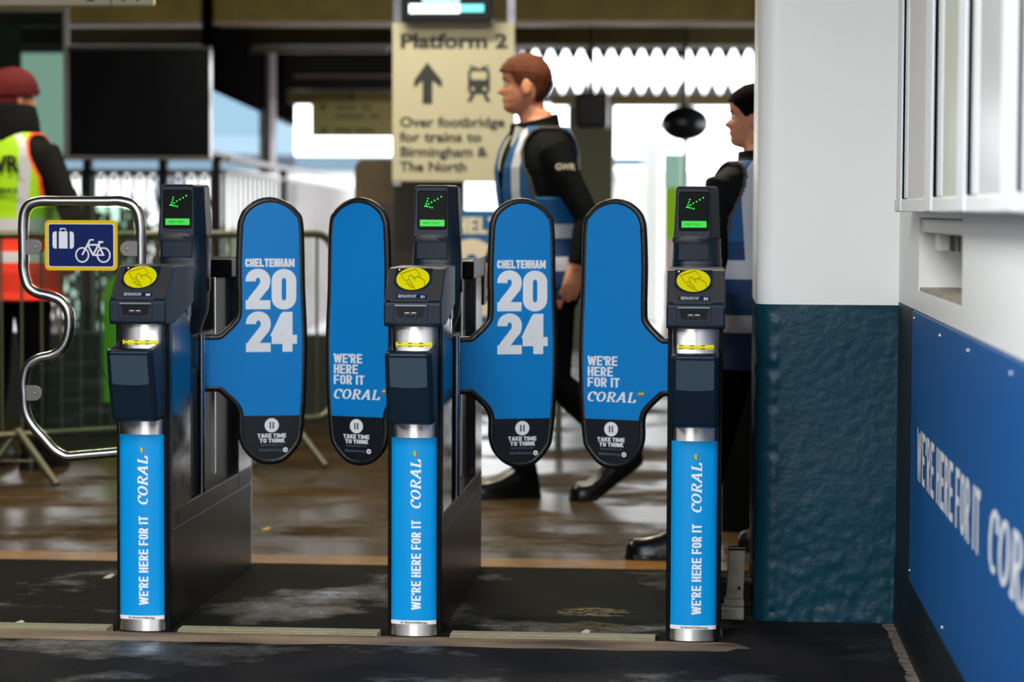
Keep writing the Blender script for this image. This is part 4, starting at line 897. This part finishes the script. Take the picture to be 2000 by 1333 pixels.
shrub(px(262, 22), 22.8, -.02, .62, 'pale green shrub behind the barrier top rail', (92, 116, 70))
shrub(px(430, 26), 26, -.02, .5, 'small green shrub behind the display of gate 50', (90, 120, 60))
shrub(px(648, 30), 30, -.02, .55, 'yellow green shrub between the first two paddles', (150, 180, 90))
# small metal stop and pipe by the pillar foot
g = empty('door_stop', (at(1432, 1205, 6.95).x, 6.93, 0)); tag(g, 'worn white metal bracket on the floor between gate 52 and the pillar', 'bracket')
WM = mat('chipped_white_metal', (168, 160, 140), .45, bump=.3, bscale=60, var=.3, vscale=20)
m = MB(); m.prism([(-.022, .055), (.028, .055), (.033, .195), (-.014, .195)], lambda a, b, d: (a, d, b), .0, .035); m.obj('upright', WM, g, bevel=.003)
m = MB(); m.box(-.036, .030, -.045, .035, 0, .036); m.obj('base_block', WM, g, bevel=.004)
m = MB(); m.box(-.028, .030, -.02, .035, .036, .056); m.obj('middle_plate', WM, g, bevel=.002)
m = MB(); m.sphere((.016, -.002, .086), .005, 10, 6); m.obj('bolt', BLACK, g); m = MB(); m.box(-.016, .034, -.002, .037, .195, .202); m.obj('cap', BLACK, g, bevel=.002)
m = MB(); m.tube([at(1405, 1128, 7.3), at(1450, 1134, 7.2), at(1500, 1145, 7.1)], .009, 8); o = m.obj('floor_cable', mat('pale_cable', (150, 155, 160), .3)); tag(o, 'short pale conduit beside the foot of the pillar', 'cable')

# ================================================================ PEOPLE
SKIN = mat('skin', (206, 140, 108), .5, var=.12, vscale=9, bump=.05, bscale=200); SKIN.node_tree.nodes['Principled BSDF'].inputs['Subsurface Weight'].default_value = .08
JACK = mat('black_jacket_cloth', (7, 10, 11), .8, bump=.5, bscale=9, spec=.15)
TROU = mat('black_trouser_cloth', (7, 8, 10), .8, bump=.4, bscale=7, spec=.1)
SHOE = mat('black_shoe_leather', (12, 13, 15), .22, bump=.1, bscale=60)
SILV = mat('reflective_tape', (196, 200, 210), .45)
VBLUE = mat('mid_blue_vest', (6, 86, 142), .7, bump=.3, bscale=12); VNAVY = mat('navy_vest', (10, 56, 104), .7, bump=.3, bscale=12)
LIME = mat('hi_vis_lime', (166, 222, 10), .7, bump=.3, bscale=12); ORNG = mat('hi_vis_orange', (240, 52, 18), .7, bump=.3, bscale=10); PIPE = mat('dark_piping', (60, 62, 64), .6); OPIPE = mat('orange_piping', (250, 90, 20), .6)
RINGS = [(.80, .150, .105, 0), (.88, .172, .125, 0), (.96, .172, .125, 0), (1.05, .160, .115, 0), (1.15, .168, .118, .01), (1.25, .182, .124, .012), (1.34, .195, .124, .01), (1.40, .200, .115, .0), (1.44, .190, .100, -.005), (1.475, .150, .085, -.01), (1.505, .100, .072, -.01), (1.535, .068, .062, -.005), (1.57, .060, .058, .0)]
def ring_at(z):
    R = RINGS
    if z <= R[0][0]: return R[0][1:]
    for i in range(len(R)-1):
        if z <= R[i+1][0]:
            t = (z-R[i][0])/(R[i+1][0]-R[i][0]); t = t*t*(3-2*t) if False else t
            return tuple(R[i][j]+(R[i+1][j]-R[i][j])*t for j in (1, 2, 3))
    return R[-1][1:]
HF = [(0, .045), (.03, .075), (.08, .088), (.12, .092), (.17, .087), (.21, .090), (.25, .093), (.28, .089), (.31, .088), (.36, .092), (.42, .090), (.49, .082), (.54, .087), (.60, .094), (.68, .095), (.76, .088), (.84, .075), (.91, .055), (.97, .025), (1, .002)]
HB = [(0, -.005), (.08, -.02), (.16, -.045), (.25, -.068), (.35, -.084), (.45, -.095), (.55, -.101), (.65, -.102), (.75, -.096), (.84, -.082), (.91, -.060), (.97, -.03), (1, -.002)]
HWd = [(0, .022), (.04, .036), (.1, .050), (.2, .059), (.3, .066), (.4, .070), (.5, .073), (.6, .076), (.7, .077), (.8, .071), (.88, .058), (.95, .036), (1, .003)]
def lerp(T, h):
    for i in range(len(T)-1):
        if h <= T[i+1][0]:
            t = (h-T[i][0])/(T[i+1][0]-T[i][0]); return T[i][1]+(T[i+1][1]-T[i][1])*t
    return T[-1][1]
def head_pt(h, a, off=0, hh=.235, nose=True, sc=1.0):
    f, b, w = lerp(HF, h), lerp(HB, h), lerp(HWd, h)
    c, s_ = cos(a), sin(a); e = 2/2.25
    x = (f if c > 0 else -b)*abs(c)**e*(1 if c > 0 else -1); y = w*abs(s_)**e*(1 if s_ > 0 else -1)
    if nose and c > 0:
        if .31 < h < .54:
            amp = .027*max(0, 1-(h-.37)/.17) if h >= .37 else .027*sin(pi/2*(h-.31)/.06); x += amp*math.exp(-(y/.0145)**2)
        x -= .010*math.exp(-((h-.505)/.035)**2)*math.exp(-((abs(y)-.031)/.016)**2)
        x += .005*math.exp(-((h-.235)/.022)**2)*math.exp(-(y/.022)**2)-.004*math.exp(-((h-.262)/.006)**2)*math.exp(-(y/.024)**2)
    r = 1+off/max(.03, sqrt(x*x+y*y)); return Vector((x*r*sc, y*r*sc, h*hh))
def person(label, loc, face, head_face, height, arms, legs, vest, hair, kind, lean=0.0, group=None, head_dx=.03, head_tilt=0, col=(1.578, 1.578)):
    k = height/1.79
    g = empty('person', loc, R_(face)); tag(g, label, 'person')
    if group: g['group'] = group
    b = MB(); NA = 28
    def tp(z, a, off=0):
        w, d, cx = ring_at(z); e = 2/2.5
        c, s_ = cos(a), sin(a)
        return Vector((cx+(d+off)*abs(c)**e*(1 if c > 0 else -1)+lean*(z-.9), (w+off)*abs(s_)**e*(1 if s_ > 0 else -1), z))*k
    zs = [.79+.78*i/26 for i in range(27)]
    b.loft([[tp(z, 2*pi*j/NA, .012 if z < 1.5 else 0) for j in range(NA)] for z in zs])
    neck0 = Vector((lean*.62, 0, 1.50))*k; hx = head_dx+lean*.65
    hb = Vector((hx, 0, 1.555))*k
    b.tube([neck0, hb+Vector((-.018, 0, .03))*k, hb+Vector((-.02, 0, .10))*k], [.062*k, .056*k, .05*k], 16)
    HR = Matrix.Translation(hb) @ Matrix.Rotation(R_(head_face-face), 4, 'Z') @ Matrix.Rotation(R_(head_tilt), 4, 'Y')
    hs = [i/44 for i in range(45)]
    b.loft([[HR @ (head_pt(h, 2*pi*j/56)*k) for j in range(56)] for h in hs])
    for s_ in (-1, 1):      # ears
        b.loft([[HR @ (Vector((-.004+.019*r*cos(t)-.004, s_*(.070+o), .105+.033*r*sin(t)))*k) for t in [2*pi*q/14 for q in range(14)]] for r, o in ((.7, -.004), (1, .004), (1.05, .011), (.8, .014))])
    hands = []
    for sgn, (el, wr, fin) in zip((1, -1), arms):      # left, right
        sh = Vector((lean*.5, sgn*.178, 1.405)); el = Vector(el); wr = Vector(wr)
        b.tube([Vector((lean*.5, sgn*.13, 1.41))*k, sh*k, sh.lerp(el, .35)*k, sh.lerp(el, .8)*k, el*k, el.lerp(wr, .3)*k, wr*k], [.062*k, .068*k, .062*k, .054*k, .050*k, .048*k, .036*k], 16)
        d = (Vector(fin)-wr).normalized(); side = d.cross(Vector((0, 1, 0))).normalized(); nrm = side.cross(d).normalized()
        pm = wr+d*.085
        b.tube([(wr-d*.03)*k, (wr+d*.02)*k], [.026*k, .027*k], 12)
        b.loft([[(wr+d*t+side*(wd*cos(q))+nrm*(th*sin(q)))*k for q in [2*pi*v/12 for v in range(12)]] for t, wd, th in ((.0, .026, .02), (.03, .036, .018), (.065, .042, .016), (.092, .040, .013))])
        for fi, (o, ln) in enumerate(((-.031, .065), (-.010, .077), (.011, .072), (.031, .056))):
            p0 = wr+d*.080+side*o; p1 = p0+d*ln*.45-nrm*sgn*.004; p2 = p1+d*ln*.35-nrm*sgn*.014; p3 = p2+d*ln*.2-nrm*sgn*.018
            b.tube([p0*k, p1*k, p2*k, p3*k], [.0098*k, .009*k, .0082*k, .006*k], 8)
        t0 = wr+d*.025-side*.03; b.tube([t0*k, (t0+d*.03-side*.022)*k, (t0+d*.058-side*.028)*k], [.012*k, .011*k, .008*k], 8)
        hands.append(wr*k)
    for sgn, (kn, an, toe, zt_) in zip((1, -1), legs):
        hp = Vector((0, sgn*.088, .88)); kn = Vector(kn); an = Vector(an)
        b.tube([Vector((0, sgn*.08, .95))*k, hp*k, hp.lerp(kn, .4)*k, kn*k, kn.lerp(an, .3)*k, an.lerp(kn, .1)*k, an*k], [.090*k, .098*k, .086*k, .064*k, .064*k, .052*k, .050*k], 16)
        # hidden foot inside the shoe
        to = Vector(toe); dd = (to-an); dd.z = 0; dd.normalize(); b.tube([an*k, (an+dd*.06+Vector((0, 0, -.035)))*k, (an+dd*.11+Vector((0, 0, -.045)))*k], [.036*k, .032*k, .024*k], 10)
    me = b.mesh('body', [SKIN, JACK, TROU], True)
    o = bpy.data.objects.new('body', me); COL.objects.link(o); md = o.modifiers.new('r', 'REMESH'); md.mode = 'VOXEL'; md.voxel_size = .0062; md.use_smooth_shade = True
    s2 = o.modifiers.new('s', 'SMOOTH'); s2.factor = .5; s2.iterations = 2
    bpy.context.view_layer.update(); nm = bpy.data.meshes.new_from_object(o.evaluated_get(bpy.context.evaluated_depsgraph_get()))
    bpy.data.objects.remove(o); nm.name = 'body'; nm.materials.clear()
    for q in (SKIN, JACK, TROU): nm.materials.append(q)
    co = [v.co for v in nm.vertices]
    for p in nm.polygons:
        c = p.center; mi = 1
        if c.z < .86*k: mi = 2
        if c.z > (min(col)-.045)*k and ((c.x-lean*.62*k)**2+c.y**2 < (.084*k)**2 or c.z > 1.56*k): mi = 0
        for h_, ar in zip(hands, arms):
            dd = (Vector(ar[2])-Vector(ar[1])).normalized()
            q_ = (c-h_).dot(dd)
            if .002 < q_ < .22*k and ((c-h_)-dd*q_).length < .064*k and (abs(h_.y) < .19*k or abs(c.y) > .178*k): mi = 0
        if mi == 2 and False: pass
        p.material_index = mi; p.use_smooth = True
    body = bpy.data.objects.new('body', nm); COL.objects.link(body); body.parent = g
    # collar of the jacket
    m = MB(); N = 24
    zt_c = lambda t: col[0]+(col[1]-col[0])*(.5+.5*cos(t))
    m.loft([[Vector((.0+lean*.62+(r+.010+(.02*(1.578-col[1])/.08*max(0, cos(t))))*cos(t)-.005+dx, r*1.08*sin(t), 1.47+(zt_c(t)-1.47)*fz))*k for t in [2*pi*q/N for q in range(N)]] for fz, r, dx in ((0, .094, 0), (.5, .084, .004), (.97, .080, .008), (1, .075, .008), (.5, .070, .004))], cap=False)
    m.obj('jacket_collar', JACK, g, smooth=True)
    # eyes, brows, mouth
    for s_ in (-1, 1):
        m = MB(); c = HR @ (Vector((.0715, s_*.031, .505*.235))*k); m.sphere(c, .0115*k, 12, 8); ey = m.obj('eye', mat('eye_white', (200, 196, 190), .3), g, smooth=True)
        m = MB(); c = HR @ (Vector((.0805, s_*.031, .505*.235))*k); m.sphere(c, .0055*k, 10, 6); m.obj('iris', mat('iris_dark', (30, 24, 20), .2), ey, smooth=True)
        m = MB(); m.tube([HR @ (Vector((.090-.010*abs(t-.5), s_*(.014+.034*t), (.575+.02*sin(pi*t))*.235))*k) for t in (0, .25, .5, .75, 1)], .0032*k, 6); m.obj('eyebrow', hair['m'], g)
    m = MB(); m.tube([HR @ ((head_pt(.258, a)+Vector((.0005, 0, 0)))*k) for a in [R_(v) for v in (-16, -8, 0, 8, 16)]], .0026*k, 6); m.obj('mouth', mat('lips', (150, 78, 70), .5), g, smooth=True)
    # hair
    m = MB(); NB = 120; HH = 60; grid = {}
    fs = []
    for i in range(HH+1):
        h = .08+.92*i/HH
        for j in range(NB):
            a = 2*pi*j/NB; off = hair['t'](h, a); grid[(i, j)] = len(m.v); p = HR @ (head_pt(h, a, off, nose=False)*k); m.v.append(tuple(p+(HR.to_3x3() @ Vector((0, 0, .012*max(0, (h-.8)/.2)))))) if True else 0
    for i in range(HH):
        for j in range(NB):
            h = .08+.92*(i+.5)/HH; a = 2*pi*(j+.5)/NB
            aa = abs(((a+pi) % (2*pi))-pi)
            if hair['in'](h, aa, a): m.f.append([grid[(i, j)], grid[(i, (j+1) % NB)], grid[(i+1, (j+1) % NB)], grid[(i+1, j)]]); m.m.append(0)
    ho = m.obj(hair['name'], hair['m'], g, smooth=True); sd = ho.modifiers.new('solid', 'SOLIDIFY'); sd.thickness = hair.get('th', .006); sd.offset = -1
    if hair['name'] != 'hair': hair['extra'](g, HR, k)
    elif 'extra' in hair: hair['extra'](g, HR, k)
    # shoes
    for sgn, (kn, an, toe, zt_) in zip((1, -1), legs):
        an = Vector(an); to = Vector(toe); d = (to-an); d.z = 0; d.normalize(); s_ = Vector((-d.y, d.x, 0)); heel = an-d*.055; pitch = zt_
        def fp(t, u_, z): # t along the foot 0..1, z above the sole
            base = Vector((heel.x, heel.y, 0))+d*(t*.30)+s_*u_*1.12; lift = pitch*max(0, (1-t/.72))*1.0
            return (base+Vector((0, 0, z+lift)))*k
        m = MB(); rings = []
        for t, w_, h_ in ((.0, .022, .05), (.03, .034, .085), (.15, .040, .115), (.3, .040, .115), (.42, .042, .098), (.58, .047, .078), (.75, .051, .068), (.9, .045, .062), (.97, .032, .050), (1.0, .016, .032)):
            rings.append([fp(t, w_*1.0*cos(q) if sin(q) >= 0 else w_*(1 if cos(q) > 0 else -1)*min(1, abs(cos(q))*1.25), .012+max(0, sin(q))*h_*1.12) for q in [2*pi*v/16 for v in range(16)]])
        m.loft(rings); so = m.obj('shoe', SHOE, g, smooth=True)
        m = MB(); rings = []
        for t, w_ in ((-.01, .020), (.03, .036), (.2, .038), (.45, .040), (.7, .052), (.9, .045), (1.01, .014)):
            rings.append([fp(t, w_, 0), fp(t, w_, .022), fp(t, -w_, .022), fp(t, -w_, 0)])
        m.loft(rings); m.obj('sole', RUBBER, so)
        for q in range(3):
            m = MB(); m.tube([fp(.34+.06*q, -.02, .105-.012*q), fp(.36+.06*q, 0, .112-.013*q), fp(.34+.06*q, .02, .105-.012*q)], .0028*k, 5); m.obj('lace', BLACK, so)
    # waistcoat
    m = MB(); NV = 200; NR = 110; zz_ = [vest['z0']+(1.50-vest['z0'])*i/NR for i in range(NR+1)]
    for z in zz_:
        for j in range(NV):
            a = 2*pi*j/NV; fl = vest.get('flare', 0)*max(0, 1.0-z); m.v.append(tuple(tp(z, a, .027+fl)))
    for i in range(NR):
        for j in range(NV):
            a = 2*pi*(j+.5)/NV; z = (zz_[i]+zz_[i+1])/2; w, d, cx = ring_at(z); y = w*abs(sin(a))**.8*(1 if sin(a) > 0 else -1); fr_ = cos(a) > 0; yr = .172*abs(sin(a))**.8
            if z > 1.22 and abs(y) > .168-.04*max(0, (z-1.3)/.15): continue
            if fr_ and vest.get('open') and abs(y) < .022+.0*(z) + .06*max(0, (z-1.25)/.25): continue
            mi = vest['f'](z, yr, fr_)
            if z > 1.22 and abs(y) > .168-.04*max(0, (z-1.3)/.15)-.009: mi = 3
            m.f.append([i*NV+j, i*NV+(j+1) % NV, (i+1)*NV+(j+1) % NV, (i+1)*NV+j]); m.m.append(mi)
    vo = m.obj('vest', vest['m'], g, smooth=True); sd = vo.modifiers.new('solid', 'SOLIDIFY'); sd.thickness = .005; sd.offset = 1
    return g, tp, k, HR
AUB = mat('auburn_hair', (84, 44, 24), .7, spec=.2, bump=.6, bscale=90, stretch=(1, 1, .25)); DHAIR = mat('dark_brown_hair', (9, 7, 6), .8, spec=.03, bump=.4, bscale=90, stretch=(1, 1, .3)); WOOL = mat('dark_red_knit', (92, 8, 18), .9, bump=.9, bscale=70, stretch=(1, 1, .3))
def hair_man(h, aa, a):
    return h > lerp([(0, .735), (R_(38), .725), (R_(62), .68), (R_(72), .50), (R_(86), .44), (R_(98), .56), (R_(112), .50), (R_(125), .22), (4, .12)], aa)
def hair_woman(h, aa, a):
    lim = lerp([(0, .77), (R_(35), .75), (R_(58), .66), (R_(74), .50), (R_(95), .56), (R_(110), .45), (R_(125), .2), (4, .10)], aa)
    return h > lim
def strips(h_bands, v0, v1, base, low=None, zl=0):
    def f(z, y, fr_):
        for a, b in h_bands:
            if a < z < b: return 1
        if v0 < abs(y) < v1 and z > h_bands[-1][1]-.02: return 1
        if low is not None and z < zl: return 2
        return 0
    return f
def sleeve_text(g, loc, rot, size=.035):
    text_obj('sleeve_letters', 'GWR', size, loc, rot, CREAMP, g, bold=.001)
# walking man
Ym = 9.70; xm = at(1062, 900, Ym).x
def extra_none(g, HR, k): pass
gm, tpm, km, HRm = person('young man in dark jacket and blue vest walking left behind gate 51', (xm, Ym, 0), 202, 180, 1.785,
    arms=[((-.10, .235, 1.14), (-.055, .235, .96), (-.03, .23, .84)), ((.06, -.235, 1.14), (.16, -.21, .95), (.2, -.2, .82))],
    legs=[((-.02, .09, .49), (-.33, .09, .20), (-.20, .09, .05), .15), ((.16, -.09, .50), (.045, -.09, .09), (.24, -.09, .03), 0)],
    vest={'z0': .82, 'm': [VBLUE, SILV, VNAVY, PIPE], 'open': True, 'f': strips([(.93, .985), (1.06, 1.115)], .085, .125, 0, 2, 1.06)},
    hair={'name': 'hair', 'm': AUB, 't': lambda h, a: .004+.011*max(0, h-.45)+.010*max(0, cos(a))*(1 if h > .7 else .4)+.0025*noise.noise(Vector((a*9, h*3, 1)))+.002*noise.noise(Vector((a*26, h*5, 3))), 'in': hair_man, 'th': .010}, kind='man', head_dx=.045, lean=.06, col=(1.56, 1.515))
m = MB(); m.tube([(.118*km, .045, 1.50*km), (.135*km, .03, 1.42*km)], .022, 10); m.obj('shirt_collar', mat('pale_shirt', (190, 196, 196), .7), gm)
# woman behind the pillar
Yw = 8.2; xw = at(1483, 800, Yw).x
gw, tpw, kw, HRw = person('dark haired woman in blue vest seen from behind beside the pillar', (xw, Yw, 0), 122, 176, 1.59,
    arms=[((-.02, .215, 1.13), (.08, .20, .93), (.14, .16, .82)), ((.0, -.24, 1.13), (.12, -.2, .95), (.2, -.12, .86))],
    legs=[((.02, .164, .49), (.016, .29, .09), (.095, .417, .03), 0), ((.02, -.09, .48), (-.06, -.10, .09), (.10, -.06, .03), 0)],
    vest={'z0': .72, 'm': [VBLUE, SILV, VNAVY, PIPE], 'f': strips([(.86, .925), (1.06, 1.13)], .07, .125, 0, 2, 1.2), 'flare': .05},
    hair={'name': 'hair', 'm': DHAIR, 't': lambda h, a: .011+.008*max(0, h-.5), 'in': hair_woman, 'extra': lambda g, HR, k: MB().sphere(HR @ (Vector((-.115, 0, .16))*k), .045*k, 16, 10).obj('hair_bun', DHAIR, g, smooth=True)}, kind='woman', head_dx=.055, col=(1.545, 1.54))
# steward at the left
Yp = 10.6; xp = at(26, 800, Yp).x
def beanie(g, HR, k):
    m = MB(); m.loft([[HR @ (head_pt(h, 2*pi*j/40, o, nose=False)*k) for j in range(40)] for h, o in ((.50, .016), (.50, .026), (.62, .028), (.63, .018))], cap=False); m.obj('cuff', WOOL, g, smooth=True)
gp, tpp, kp, HRp = person('person in dark red beanie and lime and orange high visibility vest at the far left', (xp, Yp, 0), 76, 42, 1.785,
    arms=[((-.03, .26, 1.13), (.12, .24, .95), (.22, .15, .90)), ((-.03, -.315, 1.14), (.10, -.28, .95), (.20, -.18, .90))],
    legs=[((.03, .10, .48), (-.03, .11, .09), (.15, .13, .03), 0), ((.03, -.10, .48), (-.03, -.11, .09), (.15, -.13, .03), 0)],
    vest={'z0': .76, 'm': [LIME, SILV, ORNG, OPIPE], 'f': strips([(.93, .975), (1.065, 1.12)], .085, .125, 0, 2, 1.065), 'flare': .22},
    hair={'name': 'beanie', 'm': WOOL, 't': lambda h, a: .016+.012*max(0, h-.6), 'in': lambda h, aa, a: h > (.56 if aa < R_(60) else .46 if aa < R_(100) else .34), 'extra': beanie}, kind='p', head_dx=.02)
m = MB(); m.loft([[Vector((-.01+r*cos(t), r*1.1*sin(t), z))*kp for t in [2*pi*q/24 for q in range(24)]] for z, r in ((1.44, .12), (1.50, .125), (1.56, .12), (1.62, .105), (1.63, .09))], cap=False); m.obj('hood', JACK, gp, smooth=True)
text_obj('back_lettering', 'GWR', .10, (-.158*kp, .115, 1.33*kp), (pi/2, 0, -pi/2), INK, gp, bold=.003)
text_obj('back_lettering', 'CUSTOMER SERVICE', .032, (-.158*kp, .155, 1.235*kp), (pi/2, 0, -pi/2), INK, gp, bold=.001, sx=.95)
for (gq, dx_, lz, lab) in ((gm, -.0, 1.33, 0), (gw, .0, 1.31, 0)):
    kq = km if gq is gm else kw
    text_obj('sleeve_letters', 'GWR', .034, (.045*kq, .262*kq, lz*kq), (pi/2, 0, pi), CREAMP, gq, bold=.001)
